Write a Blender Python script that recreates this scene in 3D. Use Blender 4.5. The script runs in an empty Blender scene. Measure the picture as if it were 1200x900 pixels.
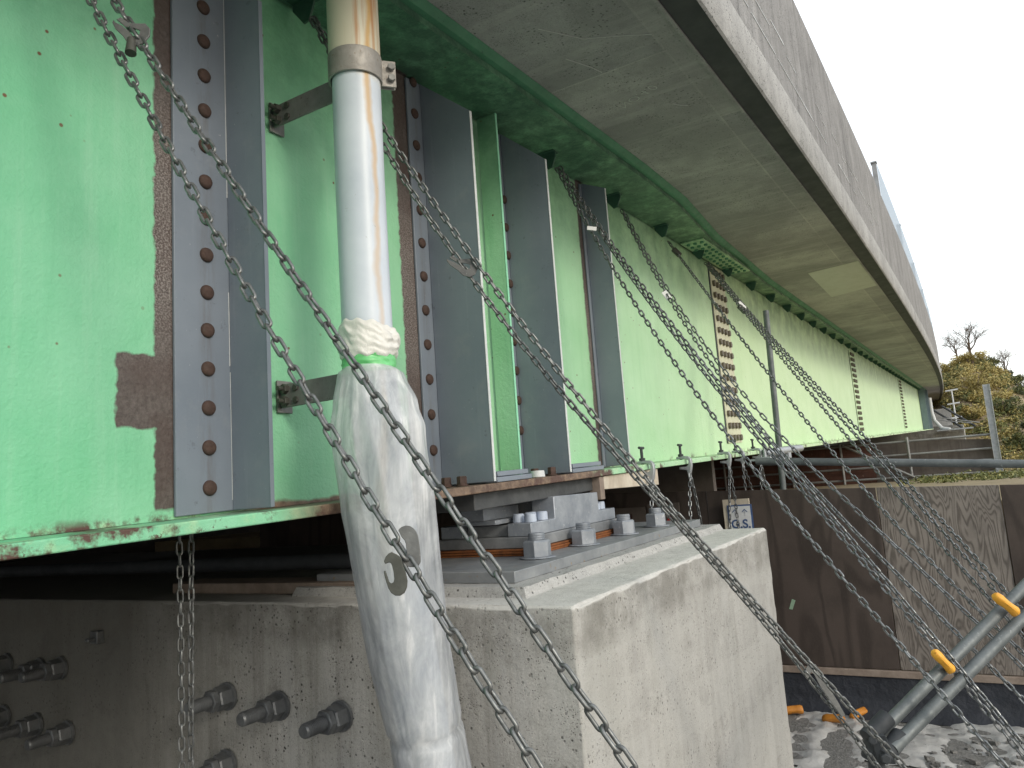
import bpy, bmesh, math, random
from mathutils import Vector, Matrix, noise
random.seed(11)
SC = bpy.context.scene
COL = SC.collection
V = Vector
R = math.radians

# ------------------------------------------------------------------ materials
def new_mat(name):
    m = bpy.data.materials.new(name); m.use_nodes = True
    nt = m.node_tree
    return m, nt, nt.nodes['Principled BSDF']

class G:
    """small helper for writing node graphs"""
    def __init__(s, nt): s.nt = nt
    def n(s, t, **k):
        o = s.nt.nodes.new(t)
        for a, b in k.items(): setattr(o, a, b)
        return o
    def link(s, a, b): s.nt.links.new(a, b)
    def coord(s, kind='Object', scale=(1, 1, 1), loc=(0, 0, 0), rot=(0, 0, 0)):
        tc = s.n('ShaderNodeTexCoord'); mp = s.n('ShaderNodeMapping')
        mp.inputs['Scale'].default_value = scale; mp.inputs['Location'].default_value = loc
        mp.inputs['Rotation'].default_value = rot
        s.link(tc.outputs[kind], mp.inputs['Vector']); return mp.outputs[0]
    def noise(s, vec, scale, detail=6, rough=.6, dist=0):
        o = s.n('ShaderNodeTexNoise'); o.inputs['Scale'].default_value = scale
        o.inputs['Detail'].default_value = detail; o.inputs['Roughness'].default_value = rough
        o.inputs['Distortion'].default_value = dist
        s.link(vec, o.inputs['Vector']); return o.outputs['Fac']
    def voro(s, vec, scale, feature='F1', out='Distance', rnd=1):
        o = s.n('ShaderNodeTexVoronoi', feature=feature); o.inputs['Scale'].default_value = scale
        o.inputs['Randomness'].default_value = rnd
        s.link(vec, o.inputs['Vector']); return o.outputs[out]
    def ramp(s, fac, stops, interp='LINEAR'):
        o = s.n('ShaderNodeValToRGB'); o.color_ramp.interpolation = interp
        e = o.color_ramp.elements
        while len(e) < len(stops): e.new(.5)
        for i, (p, c) in enumerate(stops):
            e[i].position = p
            e[i].color = (c, c, c, 1) if not hasattr(c, '__len__') else (*c[:3], 1)
        s.link(fac, o.inputs[0]); return o.outputs[0]
    def rng(s, fac, a, b, c=0., d=1.):
        o = s.n('ShaderNodeMapRange'); o.inputs[1].default_value = a; o.inputs[2].default_value = b
        o.inputs[3].default_value = c; o.inputs[4].default_value = d
        s.link(fac, o.inputs[0]); return o.outputs[0]
    def mix(s, fac, a, b, mode='MIX'):
        o = s.n('ShaderNodeMix', data_type='RGBA', blend_type=mode)
        for sock, v in ((o.inputs[0], fac), (o.inputs[6], a), (o.inputs[7], b)):
            if isinstance(v, bpy.types.NodeSocket): s.link(v, sock)
            elif sock == o.inputs[0]: sock.default_value = v
            else: sock.default_value = (*v[:3], 1) if hasattr(v, '__len__') else (v, v, v, 1)
        return o.outputs[2]
    def math(s, op, a, b=0., clamp=False):
        o = s.n('ShaderNodeMath', operation=op, use_clamp=clamp)
        for sock, v in ((o.inputs[0], a), (o.inputs[1], b)):
            if isinstance(v, bpy.types.NodeSocket): s.link(v, sock)
            else: sock.default_value = v
        return o.outputs[0]
    def sep(s, vec):
        o = s.n('ShaderNodeSeparateXYZ'); s.link(vec, o.inputs[0]); return o.outputs
    def bump(s, h, bsdf, strength=.3, dist=.01):
        o = s.n('ShaderNodeBump'); o.inputs['Strength'].default_value = strength
        o.inputs['Distance'].default_value = dist
        s.link(h, o.inputs['Height']); s.link(o.outputs[0], bsdf.inputs['Normal'])
    def band(s, v, a, b, soft=.005):
        """1 where a<v<b"""
        lo = s.rng(v, a - soft, a + soft); hi = s.rng(v, b - soft, b + soft, 1., 0.)
        return s.math('MULTIPLY', lo, hi)

def world_pos(g, wob=0., wscale=20):
    geo = g.n('ShaderNodeNewGeometry')
    p = geo.outputs['Position']
    if not wob: return p
    nz = g.n('ShaderNodeTexNoise'); nz.inputs['Scale'].default_value = wscale; nz.inputs['Detail'].default_value = 5
    g.link(p, nz.inputs['Vector'])
    sub = g.n('ShaderNodeVectorMath', operation='SUBTRACT'); g.link(nz.outputs['Color'], sub.inputs[0]); sub.inputs[1].default_value = (.5, .5, .5)
    sc = g.n('ShaderNodeVectorMath', operation='SCALE'); g.link(sub.outputs[0], sc.inputs[0]); sc.inputs['Scale'].default_value = wob
    ad = g.n('ShaderNodeVectorMath', operation='ADD'); g.link(p, ad.inputs[0]); g.link(sc.outputs[0], ad.inputs[1])
    return ad.outputs[0]

M = {}
def simple(name, c1, c2, scale=8, rough=.6, metal=0., bump=.15, bscale=60, spots=None, bdist=.004, streak=None):
    """noise-mottled surface, optional dark spots and vertical streaks"""
    m, nt, b = new_mat(name); g = G(nt)
    p = world_pos(g)
    col = g.mix(g.rng(g.noise(p, scale, 8, .65), .3, .7), c1, c2)
    if streak:
        v = g.n('ShaderNodeMapping'); v.inputs['Scale'].default_value = (9, 9, .5); g.link(p, v.inputs[0])
        col = g.mix(g.rng(g.noise(v.outputs[0], 1.6, 6, .7), .5, .72, 0, .75), col, streak)
    if spots:
        col = g.mix(g.rng(g.noise(p, scale * 5, 4, .7), .62, .7), col, spots)
    nt.links.new(col, b.inputs['Base Color'])
    b.inputs['Metallic'].default_value = metal
    r = g.rng(g.noise(p, scale * 3, 4), .3, .7, max(rough - .12, .05), min(rough + .12, 1))
    nt.links.new(r, b.inputs['Roughness'])
    if bump: g.bump(g.noise(p, bscale, 5, .6), b, bump, bdist)
    M[name] = m; return m

def green_paint():
    m, nt, b = new_mat('green_paint'); g = G(nt)
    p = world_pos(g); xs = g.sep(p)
    far_sun = g.rng(xs[0], .4, 8.0)  # sunlit far end put into the paint: paler, yellower along the girder
    base = g.mix(far_sun, (.135, .49, .275), (.50, .68, .40))
    pale = g.mix(far_sun, (.23, .57, .37), (.57, .74, .47))
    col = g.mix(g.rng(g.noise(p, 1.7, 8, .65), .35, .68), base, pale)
    # weather streaks that run down the plate
    mp = g.n('ShaderNodeMapping'); mp.inputs['Scale'].default_value = (14, 14, .7); g.link(p, mp.inputs[0])
    st = g.noise(mp.outputs[0], 1.2, 7, .7)
    col = g.mix(g.rng(st, .52, .78, 0, .16), col, (.62, .76, .66))
    col = g.mix(g.rng(st, .47, .28, 0, .16), col, (.08, .32, .17))
    # darker noise patches towards the top of the web
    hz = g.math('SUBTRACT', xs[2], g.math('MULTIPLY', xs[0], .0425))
    hi_dark = g.math('MULTIPLY', g.rng(hz, 2.9, 3.6), g.rng(g.noise(p, 3.5, 7, .7), .36, .62))
    col = g.mix(g.math('MULTIPLY', hi_dark, .75), col, (.045, .15, .085))
    # small chips and rust freckles
    sp = g.voro(p, 15, out='Distance')
    ch = g.math('MULTIPLY', g.rng(sp, .10, .06), g.rng(g.noise(p, 2.3, 4), .49, .58))
    col = g.mix(ch, col, (.16, .085, .045))
    wh = g.math('MULTIPLY', g.rng(g.noise(p, 42, 5, .75), .66, .72), g.rng(g.noise(p, 1.3, 4), .45, .6))
    col = g.mix(g.math('MULTIPLY', wh, .7), col, (.42, .62, .48))
    # rust along the weld at the foot of the web and bare strips beside the stiffeners
    wp = g.sep(world_pos(g, .045, 9))
    wx, wz = wp[0], g.math('SUBTRACT', wp[2], g.math('MULTIPLY', wp[0], .0437))
    foot = g.math('MULTIPLY', g.rng(wz, 1.728, 1.700), g.rng(g.noise(p, 5, 6, .7), .53, .60))
    wq = g.sep(world_pos(g, .034, 24)); qx = wq[0]; qz = wq[2]
    strip1 = g.math('MULTIPLY', g.band(qx, 1.347, 1.45, .004), g.rng(qz, 1.775, 1.785))
    patch = g.math('MULTIPLY', g.band(qx, 1.232, 1.36, .004), g.band(qz, 2.012, 2.225, .004))
    strip2 = g.band(qx, 2.50, 2.60, .005)
    strip3 = g.band(qx, 4.325, 4.42, .008)
    bare = g.math('MAXIMUM', g.math('MAXIMUM', strip1, patch), g.math('MAXIMUM', strip2, strip3))
    web = g.rng(xs[1], -.018, -.012)          # only on the web plate, not on the flanges
    top = g.rng(xs[2], 3.74, 3.72)
    bare = g.math('MULTIPLY', bare, web)
    bn = g.noise(p, 55, 6, .75)
    bc = g.mix(g.rng(bn, .3, .7), (.055, .043, .039), (.15, .126, .116))
    blk = g.noise(p, 7, 2, .4)
    bc = g.mix(g.rng(blk, .42, .58, 0, .5), bc, (.072, .047, .041))
    shiny = g.math('MULTIPLY', g.band(xs[2], 2.30, 3.0, .15), g.rng(g.noise(p, 160, 3, .6), .45, .62))
    bc = g.mix(g.math('MULTIPLY', shiny, .7), bc, (.33, .30, .28))
    # the flange edge: bare brown steel over the bearing, blistered paint left of it
    low = g.rng(wz, 1.712, 1.700)
    fl = g.math('MULTIPLY', g.band(wx, 1.62, 3.72, .1), low)
    fc = g.mix(g.rng(g.noise(p, 26, 6, .7), .35, .65), (.10, .066, .048), (.24, .17, .12))
    blis = g.math('MULTIPLY', low, g.rng(g.noise(p, 19, 7, .75), .61, .66))
    blis2 = g.math('MULTIPLY', low, g.rng(g.noise(p, 8, 5, .6), .5, .62))
    col = g.mix(g.math('MULTIPLY', blis2, .55), col, (.46, .62, .36))
    col = g.mix(blis, col, (.095, .068, .05))
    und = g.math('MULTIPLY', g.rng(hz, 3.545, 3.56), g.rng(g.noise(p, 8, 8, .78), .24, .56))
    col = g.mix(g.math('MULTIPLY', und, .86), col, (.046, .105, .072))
    col = g.mix(fl, col, fc)
    col = g.mix(foot, col, (.10, .058, .045))
    col = g.mix(bare, col, bc)
    nt.links.new(col, b.inputs['Base Color'])
    b.inputs['Roughness'].default_value = .5
    b.inputs['Specular IOR Level'].default_value = .35
    h = g.math('ADD', g.noise(p, 75, 4, .6), g.math('MULTIPLY', g.noise(p, 9, 4), 1.4))
    g.bump(h, b, .48, .006)
    M['green_paint'] = m

def grey_paint():
    m, nt, b = new_mat('grey_paint'); g = G(nt)
    p = world_pos(g)
    col = g.mix(g.rng(g.noise(p, 2.2, 8, .6), .3, .7), (.15, .180, .222), (.205, .238, .282))
    mp = g.n('ShaderNodeMapping'); mp.inputs['Scale'].default_value = (30, 30, 1); g.link(p, mp.inputs[0])
    col = g.mix(g.rng(g.noise(mp.outputs[0], 1, 6, .7), .6, .78, 0, .35), col, (.33, .37, .41))
    col = g.mix(g.rng(g.noise(p, 22, 5, .75), .63, .70, 0, .6), col, (.10, .115, .14))
    col = g.mix(g.rng(g.noise(p, 60, 3, .8), .70, .74, 0, .8), col, (.42, .44, .46))
    xs = g.sep(p)
    row = g.math('MAXIMUM', g.band(xs[0], 1.495, 1.540, .016), g.band(xs[0], 2.622, 2.652, .012))
    md = g.n('ShaderNodeMapping'); md.inputs['Scale'].default_value = (40, 40, 5); g.link(p, md.inputs[0])
    col = g.mix(g.math('MULTIPLY', g.math('MULTIPLY', row, g.rng(xs[1], -.025, -.014)), g.rng(g.noise(md.outputs[0], 1.2, 5, .7), .40, .7, 0, .55)), col, (.105, .095, .09))
    col = g.mix(g.math('MULTIPLY', g.rng(g.noise(p, 5, 8, .75), .54, .7), .35), col, (.27, .285, .30))
    nt.links.new(col, b.inputs['Base Color']); b.inputs['Roughness'].default_value = .48
    g.bump(g.noise(p, 90, 4), b, .12, .004); M['grey_paint'] = m

def concrete(name, a, c, stain, pores=True, wet=None, grid=None, streaks=0., pour=True, dark_top=None):
    m, nt, b = new_mat(name); g = G(nt)
    p = world_pos(g)
    col = g.mix(g.rng(g.noise(p, 1.6, 10, .68), .32, .68), a, c)
    col = g.mix(g.rng(g.noise(p, 9, 8, .7), .5, .75, 0, .5), col, stain)
    col = g.mix(g.rng(g.noise(p, 34, 6, .75), .58, .72, 0, .45), col, tuple(min(1, x * 1.35) for x in c))
    if pores:
        sp1 = g.noise(p, 150, 3, .7); col = g.mix(g.rng(sp1, .56, .68, 0, .42), col, tuple(x * .45 for x in stain)); col = g.mix(g.rng(sp1, .42, .32, 0, .35), col, tuple(min(1, x * 1.45) for x in c))
    if streaks:
        mp = g.n('ShaderNodeMapping'); mp.inputs['Scale'].default_value = (7, 7, .35); g.link(p, mp.inputs[0])
        st = g.noise(mp.outputs[0], 1.5, 8, .72)
        col = g.mix(g.rng(st, .50, .70, 0, streaks), col, stain)
        col = g.mix(g.rng(st, .44, .30, 0, streaks * .6), col, tuple(min(1, x * 1.3) for x in c))
    if wet:
        xs = g.sep(p)
        w = g.math('MULTIPLY', g.rng(g.noise(p, 1.1, 7, .7), .5, .62), .8)
        col = g.mix(w, col, wet)
    h = g.noise(p, 45, 8, .7)
    if pores:
        v = g.voro(p, 42); keep = g.rng(g.noise(p, 5, 4), .44, .56)
        big = g.math('MULTIPLY', g.rng(v, .24, .15), keep)
        v2 = g.voro(p, 110); keep2 = g.rng(g.noise(p, 11, 3), .48, .58)
        sm = g.math('MULTIPLY', g.rng(v2, .27, .16), keep2)
        hole = g.math('MAXIMUM', big, sm)
        col = g.mix(g.math('MULTIPLY', hole, .85), col, tuple(x * .22 for x in stain))
        h = g.math('SUBTRACT', h, g.math('MULTIPLY', hole, 1.6))
    nt.links.new(col, b.inputs['Base Color'])
    b.inputs['Roughness'].default_value = .88; b.inputs['Specular IOR Level'].default_value = .25
    g.bump(h, b, .45, .008); M[name] = m; return m, nt, b, g, p, col

green_paint(); grey_paint()
def pier_mat():
    m, nt, b, g, p, col = concrete('pier_concrete', (.36, .352, .33), (.50, .49, .462), (.17, .163, .145), True, None, None, .55)
    xs = g.sep(p)
    # lift lines of the formwork and a set grey mixed into the outer side face
    mp = g.n('ShaderNodeMapping'); mp.inputs['Scale'].default_value = (1, 1, .08); g.link(p, mp.inputs[0])
    bd = g.noise(mp.outputs[0], 16, 3, .5)
    col = g.mix(g.rng(bd, .52, .58, 0, .22), col, (.45, .448, .435))
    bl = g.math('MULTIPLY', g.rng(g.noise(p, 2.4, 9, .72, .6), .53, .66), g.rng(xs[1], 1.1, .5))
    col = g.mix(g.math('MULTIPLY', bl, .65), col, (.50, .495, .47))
    dk_ = g.rng(g.noise(p, 3.3, 8, .75, .4), .55, .68)
    col = g.mix(g.math('MULTIPLY', dk_, .55), col, (.105, .10, .085))
    mo = g.math('MULTIPLY', g.rng(g.noise(mp.outputs[0], 5, 5, .65), .52, .68), g.rng(g.noise(p, 1.5, 4), .42, .6))
    col = g.mix(g.math('MULTIPLY', mo, .4), col, (.16, .16, .115))
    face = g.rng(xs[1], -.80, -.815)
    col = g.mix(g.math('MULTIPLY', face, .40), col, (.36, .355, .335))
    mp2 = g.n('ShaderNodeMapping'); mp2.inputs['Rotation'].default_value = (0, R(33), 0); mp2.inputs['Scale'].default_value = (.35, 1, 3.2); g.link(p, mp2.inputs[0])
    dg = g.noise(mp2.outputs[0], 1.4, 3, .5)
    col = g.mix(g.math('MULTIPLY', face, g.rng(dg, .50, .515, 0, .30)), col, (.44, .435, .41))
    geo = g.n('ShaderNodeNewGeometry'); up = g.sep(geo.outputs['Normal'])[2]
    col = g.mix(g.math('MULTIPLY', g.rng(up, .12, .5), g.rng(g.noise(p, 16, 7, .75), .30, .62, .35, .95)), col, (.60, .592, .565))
    # shade under the girder, put into the concrete colour
    under_shade = g.math('MULTIPLY', g.rng(xs[1], .55, 1.6), .85)
    col = g.mix(under_shade, col, (.10, .099, .09))
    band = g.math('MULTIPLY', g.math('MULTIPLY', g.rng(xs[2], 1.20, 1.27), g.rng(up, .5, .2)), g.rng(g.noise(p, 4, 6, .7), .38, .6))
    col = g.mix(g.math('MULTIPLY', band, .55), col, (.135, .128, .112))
    nt.links.new(col, b.inputs['Base Color'])
pier_mat()
def soffit_mat():
    m, nt, b, g, p, col = concrete('soffit_concrete', (.355, .338, .342), (.465, .443, .446), (.215, .207, .208), True, None, None, 0)
    br = g.n('ShaderNodeTexBrick'); br.offset = 0.5
    mp = g.n('ShaderNodeMapping'); mp.inputs['Location'].default_value = (.3, .1, 0); g.link(p, mp.inputs[0])
    g.link(mp.outputs[0], br.inputs['Vector'])
    br.inputs['Scale'].default_value = 1; br.inputs['Mortar Size'].default_value = .006
    br.inputs['Brick Width'].default_value = 1.8; br.inputs['Row Height'].default_value = .9
    br.inputs['Color1'].default_value = (.78, .78, .78, 1); br.inputs['Color2'].default_value = (1.05, 1.03, .98, 1)
    br.inputs['Mortar'].default_value = (1.25, 1.22, 1.15, 1)
    col = g.mix(.75, col, br.outputs[0], 'MULTIPLY')
    xs = g.sep(p)
    col = g.mix(g.math('MULTIPLY', g.rng(g.noise(p, .9, 5, .6), .46, .6), .6), col, (.21, .202, .20))
    mp = g.n('ShaderNodeMapping'); mp.inputs['Scale'].default_value = (6, .6, 1); g.link(p, mp.inputs[0])
    col = g.mix(g.rng(g.noise(mp.outputs[0], 1.3, 6, .7), .5, .72, 0, .5), col, (.51, .48, .465))
    nt.links.new(col, b.inputs['Base Color'])
soffit_mat()
concrete('parapet_concrete', (.21, .207, .205), (.30, .297, .295), (.095, .094, .095), True, None, None, .85)
concrete('fascia_concrete', (.26, .26, .255), (.42, .418, .41), (.13, .128, .125), True, None, None, .3)
concrete('dark_concrete', (.045, .045, .045), (.075, .072, .07), (.03, .03, .03), False)
concrete('grout', (.34, .342, .335), (.47, .468, .455), (.20, .198, .19), True)
concrete('patch_concrete', (.50, .49, .45), (.55, .54, .50), (.40, .39, .32), False)
simple('drip_paint', (.030, .031, .035), (.052, .053, .057), 3, .75)
simple('galvanised', (.30, .325, .345), (.47, .49, .51), 14, .52, .55, .1)
simple('bearing_steel', (.20, .225, .26), (.36, .385, .42), 9, .5, .35, .2, 40, (.46, .48, .50))
simple('anchor_steel', (.115, .122, .13), (.21, .22, .23), 18, .45, .5, .1)
simple('block_steel', (.15, .16, .172), (.30, .312, .322), 7, .55, .3, .2, 40, (.40, .40, .39))
simple('blue_bolt', (.40, .46, .56), (.50, .56, .66), 25, .5, .1, .08)
simple('plate_steel', (.18, .195, .21), (.31, .325, .335), 6, .55, .3, .15, 40, (.30, .22, .14))
simple('rust', (.11, .035, .012), (.30, .105, .028), 22, .9, 0, .4, 90)
simple('bolt_brown', (.040, .024, .019), (.080, .046, .036), 40, .8, 0, .3, 150)
simple('chain_steel', (.10, .105, .104), (.23, .238, .235), 60, .40, .6, .1)
simple('chain_bright', (.085, .092, .094), (.27, .28, .285), 60, .36, .65, .1)
simple('hook_steel', (.10, .102, .10), (.17, .172, .166), 25, .55, .25, .2, 120, (.24, .24, .235))
simple('hook_dull', (.05, .052, .044), (.09, .092, .078), 25, .6, .25, .2, 120)
simple('tube_steel', (.085, .098, .102), (.165, .182, .186), 9, .55, .35, .12, 60, (.24, .255, .255))
simple('bracket_steel', (.16, .16, .155), (.25, .25, .24), 16, .6, .3, .2, 60, (.10, .075, .06))
simple('collar_steel', (.26, .245, .225), (.38, .365, .34), 18, .6, .4, .3, 60, (.22, .15, .10))
simple('lug_paint', (.025, .075, .05), (.05, .13, .085), 10, .6, 0, .2)
simple('haunch_green', (.06, .19, .11), (.10, .28, .165), 6, .6, 0, .2, 60, (.05, .13, .08))
simple('sole_steel', (.05, .054, .058), (.10, .105, .108), 7, .6, .3, .2)
simple('cream_plate', (.50, .50, .36), (.62, .62, .46), 9, .6, 0, .1, 60, (.36, .36, .26))
simple('splice_bolt', (.085, .07, .052), (.18, .155, .12), 30, .6, .2)
simple('yellow_plastic', (.72, .33, .03), (.82, .42, .05), 12, .45, 0, .05, 60, (.45, .19, .02))
simple('orange_plastic', (.40, .15, .02), (.56, .23, .03), 12, .5, 0, .05, 60, (.25, .1, .02))
simple('black_fabric', (.010, .012, .018), (.024, .028, .038), 5, .75, 0, .5, 14, None, .03)
simple('batten_wood', (.17, .13, .105), (.29, .235, .195), 12, .8, 0, .3, 60)
simple('lagging', (.075, .033, .024), (.15, .07, .05), 2.5, .85, 0, .4, 30, (.22, .14, .10), .004, (.05, .03, .025))
simple('lagging_grey', (.085, .070, .062), (.15, .13, .118), 2.5, .85, 0, .4, 30, None, .004, (.07, .055, .05))
simple('rail_steel', (.20, .20, .20), (.32, .33, .33), 6, .6, .3, 0)
simple('earth', (.19, .145, .085), (.30, .24, .145), 2.4, .95, 0, .5, 14, (.10, .08, .05), .03)
simple('gravel', (.13, .128, .122), (.27, .265, .255), 26, .95, 0, .8, 60, (.04, .04, .038), .03)
simple('white_plastic', (.34, .338, .33), (.58, .575, .56), 6, .38, 0, .45, 30, (.22, .215, .205), .012)
simple('bag_white', (.62, .62, .58), (.76, .75, .71), 14, .4, 0, .35, 45, None, .01)
simple('green_tape', (.10, .46, .14), (.20, .62, .26), 18, .35, 0, .3, 50)
simple('tag_white', (.75, .76, .76), (.82, .83, .83), 6, .5, 0, 0)
simple('sign_white', (.62, .64, .66), (.70, .72, .74), 9, .5, 0, 0)
simple('sign_blue', (.04, .085, .20), (.06, .11, .26), 9, .5, 0, 0)
simple('sign_red', (.42, .02, .02), (.52, .03, .03), 9, .5, 0, 0)
simple('sign_shade', (.085, .07, .062), (.13, .108, .095), 9, .7, 0, 0)  # dim board tone: shade beneath the bridge is put into the colour
simple('sign_maroon', (.035, .012, .012), (.05, .018, .016), 9, .7, 0, 0)
simple('chalk', (.50, .50, .47), (.62, .61, .58), 60, .9, 0, 0)
simple('green_mark', (.22, .34, .24), (.30, .43, .31), 30, .7, 0, 0)
simple('bark', (.075, .055, .04), (.15, .11, .08), 8, .9, 0, .3)
simple('edge_white', (.52, .55, .56), (.66, .68, .69), 25, .6, 0, .1)
simple('edge_green', (.24, .62, .40), (.34, .72, .50), 25, .6, 0, .1)
simple('dark_steel', (.025, .03, .035), (.05, .055, .06), 6, .7, .1, .1)
simple('end_paint', (.11, .16, .19), (.16, .215, .24), 5, .5)

def wood(name, dark, light, scale, contrast):
    m, nt, b = new_mat(name); g = G(nt)
    p = world_pos(g)
    mp = g.n('ShaderNodeMapping'); mp.inputs['Scale'].default_value = (2.2, 3.2, .62); g.link(p, mp.inputs[0])
    n = g.noise(mp.outputs[0], scale, 2, .45, .8)
    rings = g.math('SINE', g.math('MULTIPLY', n, contrast)); rings = g.rng(rings, -.35, 1.)
    col = g.mix(rings, light, dark)
    col = g.mix(g.rng(g.noise(p, 2.3, 7, .65), .42, .7, 0, .55), col, tuple(x * .55 for x in dark))
    col = g.mix(g.rng(g.noise(mp.outputs[0], 40, 4, .6), .5, .75, 0, .35), col, tuple(x * 1.2 for x in light))
    nt.links.new(col, b.inputs['Base Color']); b.inputs['Roughness'].default_value = .8
    g.bump(g.math('ADD', rings, g.noise(p, 60, 4)), b, .18, .004); M[name] = m
wood('plywood_light', (.105, .090, .079), (.225, .198, .177), 2.0, 120)
wood('plywood_dark', (.042, .031, .026), (.07, .053, .045), 1.2, 26)
wood('board_beige', (.50, .43, .34), (.62, .56, .46), 1.0, 30)

def pipe_mat():
    m, nt, b = new_mat('drain_pvc'); g = G(nt)
    p = world_pos(g); xs = g.sep(p)
    col = g.mix(g.rng(g.noise(p, 3, 7, .65), .3, .7), (.47, .53, .60), (.61, .665, .73))
    up = g.rng(g.math('ADD', xs[2], g.math('MULTIPLY', g.noise(p, 7, 5), .16)), 3.20, 3.27)
    col = g.mix(g.math('MULTIPLY', up, .85), col, (.60, .55, .40))
    # rust water that ran down the seam side
    w = g.math('ADD', xs[0], g.math('MULTIPLY', g.math('SUBTRACT', g.noise(p, 3.5, 4), .5), .06))
    run = g.band(w, 1.780, 1.798, .006)
    front = g.rng(xs[1], -.42, -.44)
    run = g.math('MULTIPLY', run, front)
    mp = g.n('ShaderNodeMapping'); mp.inputs['Scale'].default_value = (22, 22, .9); g.link(p, mp.inputs[0])
    stn = g.noise(mp.outputs[0], 1.4, 5, .6)
    run2 = g.math('MULTIPLY', g.rng(stn, .50, .66), g.math('MULTIPLY', up, front))
    stren = g.rng(xs[2], 2.3, 3.5, .40, 1.)
    col = g.mix(g.math('MULTIPLY', run, stren), col, (.56, .35, .13))
    col = g.mix(g.math('MULTIPLY', run2, .85), col, (.42, .19, .06))
    col = g.mix(g.rng(g.noise(p, 30, 5, .75), .66, .72, 0, .7), col, (.26, .26, .25))
    nt.links.new(col, b.inputs['Base Color']); b.inputs['Roughness'].default_value = .38
    M['drain_pvc'] = m
pipe_mat()

def film():
    m, nt, b = new_mat('plastic_film'); g = G(nt)
    p = world_pos(g)
    mp = g.n('ShaderNodeMapping'); mp.inputs['Scale'].default_value = (3, 3, 1.5); mp.inputs['Rotation'].default_value = (0, R(8), 0); g.link(p, mp.inputs[0])
    n = g.noise(mp.outputs[0], 3.2, 7, .65, .6)
    z = g.sep(p)[2]
    col = g.mix(g.rng(n, .28, .72), (.46, .49, .52), (.68, .70, .715))
    mq = g.n('ShaderNodeMapping'); mq.inputs['Scale'].default_value = (11, 11, 1.1); g.link(p, mq.inputs[0])
    wr = g.noise(mq.outputs[0], 2.4, 5, .6, .8)
    col = g.mix(g.rng(wr, .56, .66, 0, .5), col, (.88, .89, .89))
    col = g.mix(g.rng(wr, .42, .30, 0, .4), col, (.36, .385, .40))
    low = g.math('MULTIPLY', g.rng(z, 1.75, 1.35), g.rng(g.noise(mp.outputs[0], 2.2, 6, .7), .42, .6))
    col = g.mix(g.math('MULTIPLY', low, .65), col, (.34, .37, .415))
    nt.links.new(col, b.inputs['Base Color'])
    b.inputs['Roughness'].default_value = .3
    b.inputs['Specular IOR Level'].default_value = .5
    b.inputs['Subsurface Weight'].default_value = 0
    al = g.rng(g.math('ADD', n, g.math('MULTIPLY', wr, .5)), .55, .95, .42, .80); nt.links.new(al, b.inputs['Alpha'])
    h = g.math('ADD', n, g.math('ADD', g.math('MULTIPLY', g.noise(p, 24, 6, .7, 1.5), .15), wr)); g.bump(h, b, .22, .010)
    M['plastic_film'] = m
film()
def mesh_net():
    m, nt, b = new_mat('fence_net'); g = G(nt)
    b.inputs['Base Color'].default_value = (.24, .31, .385, 1); b.inputs['Roughness'].default_value = .5
    b.inputs['Alpha'].default_value = .86
    M['fence_net'] = m
mesh_net()
def leaf(name, a, c, d):
    m, nt, b = new_mat(name); g = G(nt)
    p = world_pos(g)
    geo = g.n('ShaderNodeNewGeometry')
    col = g.mix(g.rng(g.noise(p, .55, 5, .65), .36, .64), a, c)
    col = g.mix(g.rng(geo.outputs['Random Per Island'], .55, 1.), col, d)
    nt.links.new(col, b.inputs['Base Color']); b.inputs['Roughness'].default_value = .7
    M[name] = m
leaf('leaf_gold', (.15, .13, .035), (.37, .29, .09), (.50, .41, .16))
leaf('leaf_green', (.05, .072, .022), (.14, .15, .045), (.27, .25, .085))
leaf('leaf_dark', (.022, .034, .014), (.065, .072, .028), (.12, .12, .05))
leaf('dry_grass', (.14, .115, .05), (.26, .215, .10), (.34, .29, .15))

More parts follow.
